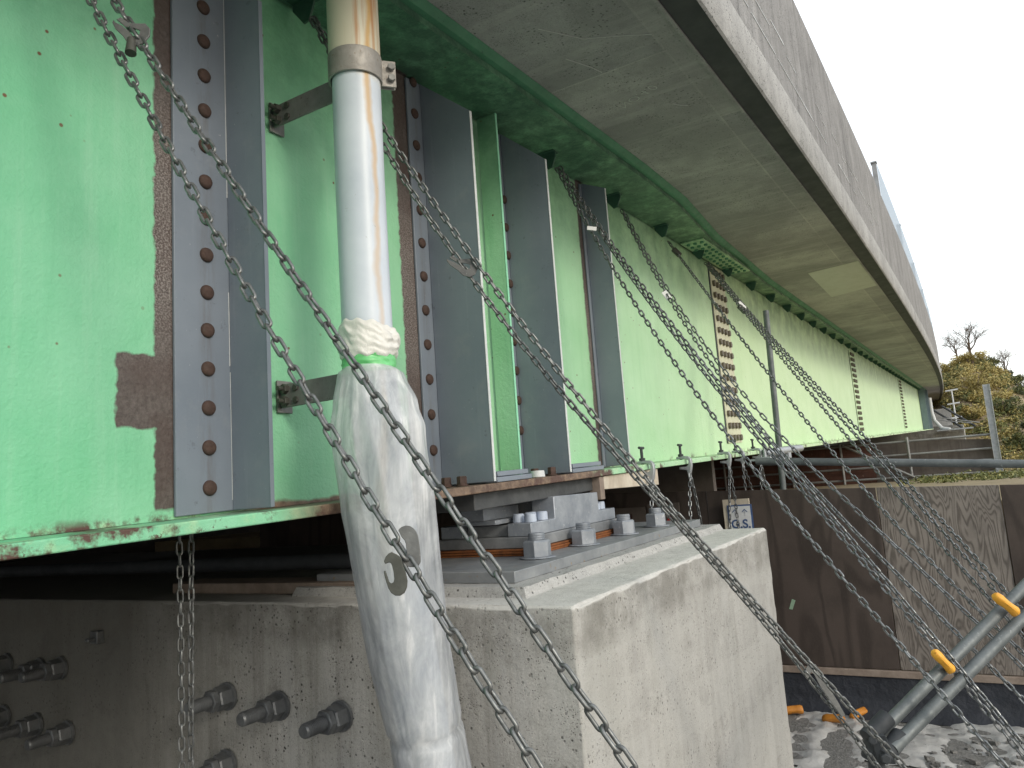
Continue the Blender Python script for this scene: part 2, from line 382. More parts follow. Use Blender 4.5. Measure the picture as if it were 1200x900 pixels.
# ------------------------------------------------------------------ mesh building
class MB:
    def __init__(s): s.v = []; s.f = []
    def add(s, vs, fs):
        o = len(s.v); s.v += [tuple(x) for x in vs]; s.f += [tuple(i + o for i in f) for f in fs]; return s
    def hexa(s, c):
        """eight corners: 0-3 bottom ring, 4-7 top ring"""
        return s.add(c, [(3, 2, 1, 0), (4, 5, 6, 7), (0, 1, 5, 4), (1, 2, 6, 5), (2, 3, 7, 6), (3, 0, 4, 7)])
    def box(s, x0, x1, y0, y1, z0, z1, sl=0.):
        """box, optionally climbing along x by the slope sl"""
        return s.hexa([(x, y, z + sl * x) for z in (z0, z1) for x, y in ((x0, y0), (x1, y0), (x1, y1), (x0, y1))])
    def obox(s, c, ax, ay, az):
        c, ax, ay, az = V(c), V(ax), V(ay), V(az)
        return s.hexa([c + sx * ax + sy * ay + sz * az for sz in (-1, 1) for sx, sy in ((-1, -1), (1, -1), (1, 1), (-1, 1))])
    def prism(s, poly, off, holes=None):
        """flat polygon (3-d points) pushed along off"""
        n = len(poly); off = V(off); a = [V(p) for p in poly]; b = [p + off for p in a]
        return s.add(a + b, [tuple(range(n - 1, -1, -1)), tuple(range(n, 2 * n))] + [(i, (i + 1) % n, n + (i + 1) % n, n + i) for i in range(n)])
    def frame(s, d):
        d = V(d).normalized(); u = d.orthogonal().normalized(); return d, u, d.cross(u)
    def cyl(s, p, q, r, n=16, r2=None, cap=True, hole=0.):
        p, q = V(p), V(q); r2 = r if r2 is None else r2
        d, u, w = s.frame(q - p)
        ring = lambda c, rr: [c + (u * math.cos(2 * math.pi * i / n) + w * math.sin(2 * math.pi * i / n)) * rr for i in range(n)]
        fs = [(i, (i + 1) % n, n + (i + 1) % n, n + i) for i in range(n)]
        if hole:
            vs = ring(p, r) + ring(q, r2) + ring(p, r - hole) + ring(q, r2 - hole)
            for i in range(n):
                j = (i + 1) % n
                fs += [(2 * n + j, 2 * n + i, 3 * n + i, 3 * n + j), (j, i, 2 * n + i, 2 * n + j), (n + i, n + j, 3 * n + j, 3 * n + i)]
            return s.add(vs, fs)
        if cap: fs += [tuple(range(n - 1, -1, -1)), tuple(range(n, 2 * n))]
        return s.add(ring(p, r) + ring(q, r2), fs)
    def hexnut(s, p, d, r, h, ph=0.):
        d = V(d).normalized(); u = V((0, 0, 1)) if abs(d.z) < .9 else V((1, 0, 0))
        u = (u - d * u.dot(d)).normalized(); w = d.cross(u); p = V(p)
        ring = lambda k, rr: [p + d * k + (u * math.cos(ph + math.pi / 3 * i) + w * math.sin(ph + math.pi / 3 * i)) * rr for i in range(6)]
        c = h * .12
        vs = ring(0, r) + ring(h - c, r) + ring(h, r * .88)
        fs = [tuple(range(5, -1, -1)), tuple(range(12, 18))]
        for k in (0, 6): fs += [(k + i, k + (i + 1) % 6, k + 6 + (i + 1) % 6, k + 6 + i) for i in range(6)]
        return s.add(vs, fs)
    def dome(s, p, d, r, h, n=18):
        d, u, w = s.frame(d); p = V(p); vs = []; rows = [(1, 0), (1., .25), (.9, .62), (.66, .87), (.33, .98)]
        for a, b in rows: vs += [p + d * h * b + (u * math.cos(2 * math.pi * i / n) + w * math.sin(2 * math.pi * i / n)) * r * a for i in range(n)]
        fs = []
        for k in range(len(rows) - 1): fs += [(k * n + i, k * n + (i + 1) % n, (k + 1) * n + (i + 1) % n, (k + 1) * n + i) for i in range(n)]
        fs.append(tuple((len(rows) - 1) * n + i for i in range(n)))
        return s.add(vs, fs)
    def tube(s, pts, r, n=8):
        pts = [V(p) for p in pts]; vs = []; fs = []
        up = None
        for i, p in enumerate(pts):
            d = (pts[min(i + 1, len(pts) - 1)] - pts[max(i - 1, 0)]).normalized()
            up = d.orthogonal().normalized() if up is None else (up - d * up.dot(d)).normalized()
            w = d.cross(up); rr = r[i] if hasattr(r, '__len__') else r
            vs += [p + (up * math.cos(2 * math.pi * k / n) + w * math.sin(2 * math.pi * k / n)) * rr for k in range(n)]
        for i in range(len(pts) - 1): fs += [(i * n + k, i * n + (k + 1) % n, (i + 1) * n + (k + 1) % n, (i + 1) * n + k) for k in range(n)]
        fs += [tuple(range(n - 1, -1, -1)), tuple((len(pts) - 1) * n + k for k in range(n))]
        return s.add(vs, fs)
    def link(s, c, t, u, L, W, r, nseg, nr):
        """one oval chain link: centre, long axis, wide axis"""
        c, t, u = V(c), V(t), V(u); w = t.cross(u); a = W / 2 - r; hl = L / 2 - r - a
        vs = []; fs = []; N = 2 * nseg + 2
        path = []
        for k in range(nseg + 1):
            an = -math.pi / 2 + math.pi * k / nseg; path.append((t * (hl + a * math.cos(an)) + u * (a * math.sin(an)), t * math.cos(an) + u * math.sin(an)))
        for k in range(nseg + 1):
            an = math.pi / 2 + math.pi * k / nseg; path.append((t * (-hl + a * math.cos(an)) + u * (a * math.sin(an)), t * math.cos(an) + u * math.sin(an)))
        for p, nrm in path:
            for j in range(nr):
                b = 2 * math.pi * j / nr; vs.append(c + p + (nrm * math.cos(b) + w * math.sin(b)) * r)
        for i in range(N):
            for j in range(nr):
                fs.append((i * nr + j, ((i + 1) % N) * nr + j, ((i + 1) % N) * nr + (j + 1) % nr, i * nr + (j + 1) % nr))
        return s.add(vs, fs)

OFF = {}
def tag(o, label=None, cat=None, group=None, kind=None):
    for k, v in (('label', label), ('category', cat), ('group', group), ('kind', kind)):
        if v: o[k] = v
    return o
def thing(name, loc, label, cat, group=None):
    o = bpy.data.objects.new(name, None); o.empty_display_size = .1; COL.objects.link(o); o.location = loc
    OFF[o] = V(loc); return tag(o, label, cat, group)
def build(name, mb, mat, parent=None, loc=None, smooth=35, bevel=0., segs=2, label=None):
    """link a mesh whose points are given in world space"""
    base = V(loc) if loc is not None else (OFF[parent] if parent else V((0, 0, 0)))
    me = bpy.data.meshes.new(name); me.from_pydata([V(p) - base for p in mb.v], [], mb.f)
    bm = bmesh.new(); bm.from_mesh(me); bmesh.ops.recalc_face_normals(bm, faces=bm.faces); bm.to_mesh(me); bm.free()
    me.materials.append(M[mat])
    if smooth:
        me.shade_smooth(); me.set_sharp_from_angle(angle=R(smooth))
    o = bpy.data.objects.new(name, me); COL.objects.link(o)
    if parent: o.parent = parent; o.location = base - OFF[parent]
    else: o.location = base
    OFF[o] = base
    if bevel:
        md = o.modifiers.new('bevel', 'BEVEL'); md.width = bevel; md.segments = segs; md.limit_method = 'ANGLE'; md.angle_limit = R(40)
        md.harden_normals = False
    if label: o['label'] = label
    return o
def clone(o, parent, loc, rot=None):
    """a copy of one part (and of its own parts) at a new world place"""
    c = o.copy(); COL.objects.link(c); c.parent = parent; c.location = V(loc) - OFF[parent]
    if rot is not None: c.rotation_euler = rot
    OFF[c] = V(loc)
    for ch in list(o.children):
        d = ch.copy(); COL.objects.link(d); d.parent = c; OFF[d] = V(loc)
    return c

# slopes measured along the bridge
SB, ZB = .0437, 1.692          # foot of the web
ST, ZT = .0425, 3.562          # underside of the top flange
zb = lambda x: ZB + SB * x
zt = lambda x: ZT + ST * x
edge_y = lambda x: -1.345 + .00058 * (x - 15) ** 2     # outer edge of the deck in plan

# ------------------------------------------------------------------ world, light, camera
w = bpy.data.worlds.new('World'); SC.world = w; w.use_nodes = True
wn = w.node_tree; g = G(wn); bg = wn.nodes['Background']
SUN_EL, SUN_AZ = 24., 250.     # azimuth of the sun, counted from +x towards +y
sky = g.n('ShaderNodeTexSky', sky_type='NISHITA'); sky.sun_disc = False
sky.sun_elevation = R(SUN_EL); sky.sun_rotation = R(90 - SUN_AZ); sky.air_density = 1.4; sky.dust_density = 1.5; sky.ozone_density = 1
wn.links.new(sky.outputs[0], bg.inputs[0]); bg.inputs[1].default_value = .06
cloud = g.n('ShaderNodeBackground')
v = g.coord('Generated'); z = g.sep(v)[2]
cn = g.noise(v, 1.6, 5, .55)
ccol = g.mix(g.rng(cn, .35, .7), (.985, 1.0, 1.02), (.90, .94, .985))
low = g.mix(g.rng(z, -.02, .25), (1.0, .99, .965), ccol)
wn.links.new(low, cloud.inputs[0]); cloud.inputs[1].default_value = 1.25
add = g.n('ShaderNodeAddShader'); wn.links.new(bg.outputs[0], add.inputs[0]); wn.links.new(cloud.outputs[0], add.inputs[1])
wn.links.new(add.outputs[0], wn.nodes['World Output'].inputs[0])

sd = bpy.data.lights.new('sun', 'SUN'); sd.energy = 1.4; sd.angle = R(14); sd.color = (1, .93, .80)
so = bpy.data.objects.new('sun', sd); COL.objects.link(so)
dirn = V((math.cos(R(SUN_EL)) * math.cos(R(SUN_AZ)), math.cos(R(SUN_EL)) * math.sin(R(SUN_AZ)), math.sin(R(SUN_EL))))
so.rotation_euler = dirn.to_track_quat('Z', 'Y').to_euler(); so.location = (0, -12, 14)

cd = bpy.data.cameras.new('camera'); cam = bpy.data.objects.new('camera', cd); COL.objects.link(cam); SC.camera = cam
cd.sensor_width = 36; cd.lens = 27; cd.clip_end = 2000; cd.clip_start = .02
pitch, roll, head = R(8.3), R(4.1), R(30.8)
fw = V((math.cos(head) * math.cos(pitch), math.sin(head) * math.cos(pitch), math.sin(pitch)))
r0 = V((math.sin(head), -math.cos(head), 0)); u0 = r0.cross(fw)
rt = math.cos(roll) * r0 - math.sin(roll) * u0; up = math.sin(roll) * r0 + math.cos(roll) * u0
mw = Matrix.Identity(4)
for i in range(3): mw[i][0], mw[i][1], mw[i][2] = rt[i], up[i], -fw[i]
mw.translation = V((0, -2, 1.75)); cam.matrix_world = mw
SC.view_settings.view_transform = 'Standard'; SC.view_settings.look = 'None'; SC.view_settings.exposure = 0
SC.render.resolution_x, SC.render.resolution_y = 1024, 768
SC.cycles.max_bounces = 8; SC.cycles.diffuse_bounces = 5; SC.cycles.transparent_max_bounces = 16

# ------------------------------------------------------------------ ground
m = MB(); n = 90
def gz(x, y):
    near = math.exp(-((x - 5.2) / 2.2) ** 2 - ((y + 1.4) / 2) ** 2)
    return (.055 * noise.noise(V((x * .9, y * .9, 3))) + .028 * noise.noise(V((x * 3.1, y * 3.1, 1)))) * near
xs_ = [-400, -100, -30, -10, -4] + [-2 + i * .11 for i in range(78)] + [6.62]
ys_ = [-400, -100, -40, -15, -8] + [-5 + i * .13 for i in range(54)] + [3, 9, 30, 100, 400]
xs_ += [7.5, 20, 60, 200, 400]
for x in xs_:
    for y in ys_: m.v.append((x, y, gz(x, y)))
ny = len(ys_)
for i in range(len(xs_) - 1):
    for j in range(ny - 1): m.f.append((i * ny + j, (i + 1) * ny + j, (i + 1) * ny + j + 1, i * ny + j + 1))
tag(build('ground', m, 'gravel', smooth=80), kind='structure')
# raised earth behind the hoarding
m = MB()
bx = [6.46, 8, 10, 13, 18, 25, 35, 50, 80, 200, 400]; by = [-400, -120, -40, -16, -8, -4, -2, 0, 2, 5, 9, 20, 60, 200, 400]
for x in bx:
    for y in by: m.v.append((x, y, 1.49 + .03 * noise.noise(V((x, y, 0)))))
for i in range(len(bx) - 1):
    for j in range(len(by) - 1):
        a = i * len(by) + j; m.f.append((a, a + len(by), a + len(by) + 1, a + 1))
o = len(m.v); m.v += [(6.46, -400, -.1), (6.46, 400, -.1)]; k = len(by)
m.f.append((o, o + 1) + tuple(range(k - 1, -1, -1)))
tag(build('earth_bank', m, 'earth', smooth=60), kind='structure')
# hill
m = MB(); hx = [44 + i * 1.6 for i in range(40)]; hy = [-46 + j * 1.7 for j in range(56)]
def hill_z(x, y):
    t = min(1, max(0, (x - 45) / 22)); t = t * t * (3 - 2 * t)
    crest = 1.45 + 5.9 * math.exp(-((y + 1.8) / 4.0) ** 2) + 2.6 * math.exp(-((y + 9) / 12) ** 2)
    return 1.46 + (crest - 1.46) * t + .5 * noise.noise(V((x * .22, y * .22, 0))) * t
for x in hx:
    for y in hy: m.v.append((x, y, hill_z(x, y)))
for i in range(len(hx) - 1):
    for j in range(len(hy) - 1):
        a = i * len(hy) + j; m.f.append((a, a + len(hy), a + len(hy) + 1, a + 1))
tag(build('hill', m, 'earth', smooth=80), kind='structure')

# ------------------------------------------------------------------ steel girder
gd = thing('bridge_girder', (3.4, 0, zb(3.4)), 'long green painted steel bridge girder with grey stiffeners under the concrete deck', 'girder')
m = MB(); X0, X1 = -5., 41.5
m.hexa([(x, y, z(x)) for z in (zb, zt) for x, y in ((X0, 0), (X1, 0), (X1, .014), (X0, .014))])
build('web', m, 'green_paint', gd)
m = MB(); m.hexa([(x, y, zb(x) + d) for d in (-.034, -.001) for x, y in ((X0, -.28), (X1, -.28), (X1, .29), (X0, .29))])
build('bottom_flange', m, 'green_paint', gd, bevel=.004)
m = MB()
fl = [(-5, -.31), (2, -.31), (4.6, -.35), (5.4, -.34), (6.6, -.24), (9, -.17), (X1, -.17)]
for (xa, ya), (xb, yb_) in zip(fl, fl[1:]):
    m.hexa([(xa, ya, zt(xa) + .001), (xb, yb_, zt(xb) + .001), (xb, .3, zt(xb) + .001), (xa, .3, zt(xa) + .001),
            (xa, ya, zt(xa) + .032), (xb, yb_, zt(xb) + .032), (xb, .3, zt(xb) + .032), (xa, .3, zt(xa) + .032)])
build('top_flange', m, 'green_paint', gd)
# haunch of green mortar filling between flange and deck
m = MB()
for (xa, ya), (xb, yb_) in zip(fl, fl[1:]):
    m.hexa([(xa, ya - .03, zt(xa) + .0325), (xb, yb_ - .03, zt(xb) + .0325), (xb, .3, zt(xb) + .0325), (xa, .3, zt(xa) + .0325),
            (xa, ya - .06, zt(xa) + .058), (xb, yb_ - .06, zt(xb) + .058), (xb, .3, zt(xb) + .058), (xa, .3, zt(xa) + .058)])
build('haunch', m, 'haunch_green', gd)

# bolted angle stiffeners: leg on the web, outstanding plate, pale edge, bolts
bolt0 = None
def stiffener(xa, xb, xo, out, ztop, zch, mat, bolts, edge, name='stiffener', label=None, bz=.006):
    global bolt0
    m = MB(); s_ = lambda x: SB * x
    if xb > xa:
        m.prism([(xa, -.013, zb(xa) + bz), (xb, -.013, zb(xb) + bz), (xb, -.013, ztop), (xa, -.013, ztop - .01)], (0, .012, 0))
    th = .012
    m.prism([(xo, -.0135, zb(xo) + bz), (xo, -out, zb(xo) + bz), (xo, -out, zch), (xo, -.0135, ztop)], (th, 0, 0))
    st = build(name, m, mat, gd, bevel=.003, label=label)
    if edge:
        e = MB(); e.box(xo - .0015, xo + th + .0015, -out - .003, -out - .0005, zb(xo) + bz + .002, zch - .002)
        build('edge_strip', e, edge, st, smooth=0)
    for bx_, bz_ in bolts:
        if bolt0 is None:
            b = MB(); b.dome((bx_, -.0132, bz_), (0, -1, 0), .0235, .014)
            bolt0 = build('bolt', b, 'bolt_brown', st, loc=(bx_, -.0132, bz_)); continue
        clone(bolt0, st, (bx_, -.0132, bz_))
    return st
st1 = stiffener(1.404, 1.612, 1.600, .182, 3.545, 3.42, 'grey_paint', [(1.517, 1.839 + i * .1212) for i in range(14)], 'grey_paint',
          label='wide grey angle stiffener with one row of brown round bolts')
sm = MB(); sm.box(1.5975, 1.5995, -.0155, -.0138, 2.78, 3.52); sm.box(1.597, 1.599, -.0152, -.0138, 2.22, 2.46); sm.box(1.5985, 1.5998, -.0150, -.0138, 1.80, 2.2)
tag(build('seam_line', sm, 'edge_white', st1, smooth=0), kind='stuff')
stiffener(2.590, 2.700, 2.688, .278, 3.672, 3.452, 'grey_paint', [(2.637, 1.968 + i * .1535) for i in range(12)], 'edge_white',
          label='grey stiffener behind the drain pipe, narrow bolted leg')
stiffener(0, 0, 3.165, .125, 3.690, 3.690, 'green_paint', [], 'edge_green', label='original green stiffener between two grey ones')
stiffener(3.372, 3.41, 3.395, .272, 3.70, 3.478, 'grey_paint', [(3.384, 2.08 + i * .155) for i in range(9)], 'edge_white')
stiffener(4.372, 4.43, 4.40, .172, 3.742, 3.668, 'grey_paint', [], 'edge_white')
# grey shoe plates on the flange at the feet of the stiffeners
nut0 = None
def hexbolt_mesh(p, r, h, d=(0, 0, 1), stub=0., washer=True):
    b = MB(); p = V(p); d = V(d)
    if washer: b.cyl(p, p + d * .006, r * 1.22, 20)
    b.hexnut(p + d * (.006 if washer else 0), d, r, h, .3)
    if stub:
        b.cyl(p + d * (h + .004), p + d * (h + stub), r * .56, 18)
        for k in range(3): b.cyl(p + d * (h + stub * (.2 + .25 * k)), p + d * (h + stub * (.32 + .25 * k)), r * .6, 18)
    return b
for xa, xb, bolts in ((2.725, 3.02, ((2.60, -.10), (2.605, -.175))), (3.43, 3.80, ((3.33, -.11), (3.34, -.2)))):
    for k, o_ in enumerate((0, .012)):
        m = MB(); m.box(xa + o_, xb - o_ * 2, -.272 + o_ * .4, -.02, zb(xa) - SB * xa + .0005 + k * .0235, zb(xa) - SB * xa + .022 + k * .0235, SB)
        build('shoe_plate', m, 'grey_paint', gd, bevel=.003)
    for bx_, by_ in bolts:
        if nut0 is None:
            nut0 = build('flange_bolt', hexbolt_mesh((bx_, by_, zb(bx_)), .021, .034), 'bolt_brown', gd, loc=(bx_, by_, zb(bx_)))
        else: clone(nut0, gd, (bx_, by_, zb(bx_)))
m = MB(); m.cyl((3.215, -.19, zb(3.2)), (3.215, -.19, zb(3.2) + .03), .036, 20, .032); build('cover_cap', m, 'edge_white', gd)
# sole plate over the bearing
m = MB(); m.box(2.62, 4.05, -.22, .24, zb(3.4) - SB * 3.4 - .105, zb(3.4) - SB * 3.4 - .036, SB); build('sole_plate', m, 'sole_steel', gd, bevel=.004)

# bolted splices
sb0 = None
def splice(x0, x1, z0, z1, cols, rows, single):
    global sb0
    m = MB(); m.prism([(x0, -.011, z0), (x1, -.011, z0 + SB * (x1 - x0)), (x1, -.011, z1 + ST * (x1 - x0)), (x0, -.011, z1)], (0, .010, 0))
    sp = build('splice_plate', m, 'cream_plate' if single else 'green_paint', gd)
    e = MB(); e.box(x0 - .03, x0 - .002, -.006, -.001, z0, z1); build('plate_gap', e, 'dark_steel', sp, smooth=0)
    pts = []
    for j in range(rows):
        for i in range(cols):
            x = x0 + (x1 - x0) * (i + .6) / (cols + .2); z = z0 + .05 + (z1 - z0 - .12) * j / (rows - 1) + SB * (x - x0); pts.append((x, z))
    if single:
        for x, z in pts:
            if sb0 is None: sb0 = build('bolt', MB().cyl((x, -.011, z), (x, -.034, z), .030, 10), 'splice_bolt', sp, loc=(x, -.011, z))
            else: clone(sb0, sp, (x, -.011, z))
    else:
        b = MB()
        for x, z in pts: b.cyl((x, -.011, z), (x, -.04, z), .034, 8)
        tag(build('bolt_rows', b, 'splice_bolt', sp), kind='stuff')
splice(7.215, 7.70, 2.095, 3.84, 4, 15, True)
splice(16.75, 17.35, 2.53, 4.20, 3, 15, False)
splice(28.4, 29.2, 3.04, 4.70, 3, 15, False)
# cover plate of the flange splice
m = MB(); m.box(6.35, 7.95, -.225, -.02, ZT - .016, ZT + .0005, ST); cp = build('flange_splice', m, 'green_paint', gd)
b = MB()
for i in range(14):
    for y in (-.19, -.13, -.07):
        x = 6.42 + i * .111; b.cyl((x, y, zt(x) - .016), (x, y, zt(x) - .030), .017, 8)
tag(build('bolt_rows', b, 'haunch_green', cp), kind='stuff')
# lugs for the hanging chains, every 95 cm
lug0 = None
for i in range(1, 42):
    x = .955 * i if i != 3 else 0
    if not x: continue
    if lug0 is None:
        m = MB(); z = zt(x)
        m.prism([(x, -.016, z - .002), (x, -.125, z - .002), (x, -.128, z - .03), (x, -.100, z - .095), (x, -.070, z - .100), (x, -.016, z - .03)], (.010, 0, 0))
        m.box(x - .03, x + .04, -.13, -.016, z - .006, z - .0015)
        lug0 = build('hanger_lug', m, 'lug_paint', gd, loc=(x, 0, z), bevel=.002)
    else: clone(lug0, gd, (x, 0, zt(x)))
# end of the span: grey stiffened end and the start of the next girder
m = MB(); m.prism([(38.6, -.02, zb(38.6)), (38.6, -.26, zb(38.6)), (38.6, -.26, zt(38.6)), (38.6, -.02, zt(38.6))], (.06, 0, 0))
m.prism([(40.6, -.02, zb(40.6)), (40.6, -.30, zb(40.6)), (40.6, -.30, zt(40.6)), (40.6, -.02, zt(40.6))], (.06, 0, 0))
m.prism([(38.7, -.022, zb(38.7)), (41.4, -.022, zb(41.4)), (41.4, -.022, zt(41.4) - .02), (38.7, -.022, zt(38.7) - .02)], (0, .018, 0))
build('end_stiffener', m, 'end_paint', gd)

# inner girders and cross frames in the dark under the deck
for k, y in enumerate((2.4, 4.8)):
    ig = thing('inner_girder', (3.4, y, zb(3.4)), ('dark steel girder just behind the green one, mostly hidden', 'dark steel girder farthest back under the deck')[k], 'girder')
    m = MB(); m.hexa([(x, yy, z(x)) for z in (zb, zt) for x, yy in ((X0, y), (X1, y), (X1, y + .014), (X0, y + .014))]); build('web', m, 'dark_steel', ig)
    m = MB(); m.hexa([(x, yy, zb(x) + d) for d in (-.034, -.001) for x, yy in ((X0, y - .25), (X1, y - .25), (X1, y + .25), (X0, y + .25))]); build('bottom_flange', m, 'dark_steel', ig)

# ------------------------------------------------------------------ deck
dk = thing('bridge_deck', (3.4, -.6, zt(3.4)), 'grey concrete bridge deck overhanging the girder, with streaked parapet', 'bridge deck')
xs_ = [-6 + i * .8 for i in range(123)]
SZ = .060                                                    # soffit above the underside of the top flange
def strip(prof, mat, name, parent, smooth=30, x_from=-9, x_to=999):
    """sweep a cross section (dy, dz) given relative to the deck edge and the flange line along the bridge"""
    m = MB(); xx = [x for x in xs_ if x_from <= x <= x_to]; k = len(prof)
    for x in xx:
        for dy, dz in prof: m.v.append((x, edge_y(x) + dy, zt(x) + dz))
    for i in range(len(xx) - 1):
        for j in range(k): m.f.append((i * k + j, i * k + (j + 1) % k, (i + 1) * k + (j + 1) % k, (i + 1) * k + j))
    m.f.append(tuple(range(k))); m.f.append(tuple((len(xx) - 1) * k + j for j in range(k - 1, -1, -1)))
    return build(name, m, mat, parent, smooth=smooth)
strip([(.158, SZ), (9.5, SZ), (9.5, .30), (.158, .30)], 'soffit_concrete', 'slab', dk)
strip([(.012, SZ - .006), (.15, SZ - .012), (.15, .29), (.012, .29)], 'drip_paint', 'drip_band', dk)
strip([(.140, SZ - .018), (.157, SZ - .018), (.157, SZ + .01), (.140, SZ + .01)], 'soffit_concrete', 'drip_bead', dk)
strip([(0, SZ - .004), (.0115, SZ - .012), (.0115, .31), (-.004, .31), (-.012, .285), (-.012, .09)], 'fascia_concrete', 'fascia', dk)
pp = strip([(.006, .31), (.22, .31), (.20, 1.38), (.03, 1.40), (.004, 1.37)], 'parapet_concrete', 'parapet', dk)
m = MB()
m.prism([(9.0, -.62, zt(9.0) + SZ - .002), (8.88, -1.165, zt(8.88) + SZ - .002), (10.6, -1.17, zt(10.6) + SZ - .002), (10.85, -.59, zt(10.85) + SZ - .002)], (0, 0, -.003))
build('repair_patch', m, 'patch_concrete', dk, smooth=0)
# white scratches and old form lines on the parapet face
m = MB(); rr = random.Random(5)
for k in range(40):
    x = rr.uniform(2.6, 9.5); z = (.50, .66, .72)[k % 3] + rr.uniform(-.004, .004) + .01 * math.sin(x); L = rr.uniform(.10, .45) * (1.6 if k % 3 == 0 else 1)
    m.hexa([(xx, edge_y(xx) + .003 + dy, zt(xx) + z + dz) for dz in (0, rr.uniform(.002, .006)) for xx, dy in ((x, -.0008), (x + L, -.0008), (x + L, .003), (x, .003))])
tag(build('scratch_marks', m, 'edge_white', dk, smooth=0), kind='stuff')
# chalk writing on the soffit
def text_mesh(name, body, size, mat, mw_, parent, ext=.0006, bold=0.):
    cu = bpy.data.curves.new(name, 'FONT'); cu.body = body; cu.size = size; cu.extrude = ext; cu.offset = bold
    cu.align_x = 'CENTER'; cu.align_y = 'CENTER'
    t = bpy.data.objects.new(name, cu); COL.objects.link(t)
    dg = bpy.context.evaluated_depsgraph_get(); me = bpy.data.meshes.new_from_object(t.evaluated_get(dg))
    bpy.data.objects.remove(t); bpy.data.curves.remove(cu)
    me.transform(mw_); me.transform(Matrix.Translation(-OFF[parent])); me.materials.clear(); me.materials.append(M[mat])
    o = bpy.data.objects.new(name, me); COL.objects.link(o); o.parent = parent; OFF[o] = OFF[parent]; return o
def place(o_, ex, ey):
    ex = V(ex).normalized(); ez = ex.cross(V(ey)).normalized(); ey = ez.cross(ex)
    mm = Matrix.Identity(4)
    for i in range(3): mm[i][0], mm[i][1], mm[i][2] = ex[i], ey[i], ez[i]
    mm.translation = V(o_); return mm
text_mesh('chalk_writing', 'NO.4.0', .085, 'chalk', place((3.64, -.72, zt(3.64) + SZ - .002), (-.35, -.8, -.015), (.8, -.35, .034)), dk, .0004, -.002)
zz = lambda x: zt(x) + SZ - .0012
for pts in ([(2.75, -.62), (2.95, -.74), (3.05, -.9), (3.12, -1.0)], [(3.05, -.6), (3.2, -.66), (3.28, -.68)], [(3.85, -.84), (3.9, -.87), (3.93, -.90)]):
    build('chalk_line', MB().tube([(x, y, zz(x)) for x, y in pts], .0018, 5), 'chalk', dk)
# net fence on the parapet
fe = thing('net_fence', (11.7, -1.25, zt(11.7) + 1.4), 'pale net fence standing on top of the bridge parapet', 'fence')
post0 = None
for k in range(11):
    x = 11.7 + 4.0 * k; p = V((x, edge_y(x) + .07, zt(x) + 1.38))
    if post0 is None:
        m = MB(); m.box(p.x - .03, p.x + .03, p.y - .03, p.y + .03, p.z, p.z + .62); m.box(p.x - .05, p.x + .05, p.y - .04, p.y + .04, p.z + .621, p.z + .64)
        post0 = build('fence_post', m, 'rail_steel', fe, loc=p)
    else: clone(post0, fe, p)
m = MB(); xx = [11.7 + i * .5 for i in range(85)]
for x in xx:
    for dz in (1.43, 1.98): m.v.append((x, edge_y(x) + .035, zt(x) + dz + (.02 if dz > 1.5 else 0)))
for i in range(len(xx) - 1): m.f.append((2 * i, 2 * i + 2, 2 * i + 3, 2 * i + 1))
build('net_panel', m, 'fence_net', fe)

# ------------------------------------------------------------------ concrete pier
PZ = lambda x: 1.332 + .0243 * x
def rounded_block(x0, x1, y0, y1, z0, z1, r, slope):
    def ticks(a, b):
        out = [a + t for t in (0, .003, .006, .009, .013, .02, .035, .06)]; c = a + .12
        k = max(2, int((b - a - .24) / .03))
        out += [c + (b - a - .24) * i / k for i in range(k + 1)]
        return out + [b - t for t in (.06, .035, .02, .013, .009, .006, .003, 0)]
    m = MB(); X, Y, Z = ticks(x0, x1), ticks(y0, y1), ticks(z0, z1)
    def put(p):
        c = V((min(max(p.x, x0 + r), x1 - r), min(max(p.y, y0 + r), y1 - r), min(max(p.z, z0 + r), z1 - r)))
        d = p - c
        q = c + d.normalized() * r if d.length > 1e-6 else p
        k = sum(abs(d[i]) > r * .35 for i in range(3))                 # on an arris?
        n1 = noise.fractal(p * 9, 1.0, 2.0, 4); n2 = noise.noise(p * 23)
        ins = .0015 * n1
        if k > 1: ins += .005 * n1 + .003 * n2 + .003 * noise.noise(p * 70) + max(0, n1 - .16) * .085
        q = q + (d.normalized() if d.length > 1e-6 else V((0, 0, 0))) * min(ins, .003)
        return (q.x, q.y, q.z + slope * q.x)
    def grid(A, B, f):
        o = len(m.v)
        for a in A:
            for b in B: m.v.append(put(V(f(a, b))))
        nb = len(B)
        for i in range(len(A) - 1):
            for j in range(nb - 1): m.f.append((o + i * nb + j, o + (i + 1) * nb + j, o + (i + 1) * nb + j + 1, o + i * nb + j + 1))
    grid(Y, Z, lambda a, b: (x0, a, b)); grid(Y, Z, lambda a, b: (x1, a, b))
    grid(X, Z, lambda a, b: (a, y0, b)); grid(X, Z, lambda a, b: (a, y1, b)); grid(X, Y, lambda a, b: (a, b, z1))
    return m
pier = thing('concrete_pier', (3.6, 0, 0), 'weathered grey concrete pier block carrying the bridge bearing, anchor rods in its side', 'pier')
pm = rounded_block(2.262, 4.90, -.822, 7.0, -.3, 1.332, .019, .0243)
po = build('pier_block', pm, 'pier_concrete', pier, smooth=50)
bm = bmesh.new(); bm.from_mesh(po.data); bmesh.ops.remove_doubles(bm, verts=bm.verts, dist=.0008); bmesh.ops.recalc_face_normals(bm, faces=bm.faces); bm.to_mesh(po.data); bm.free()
ar0 = None
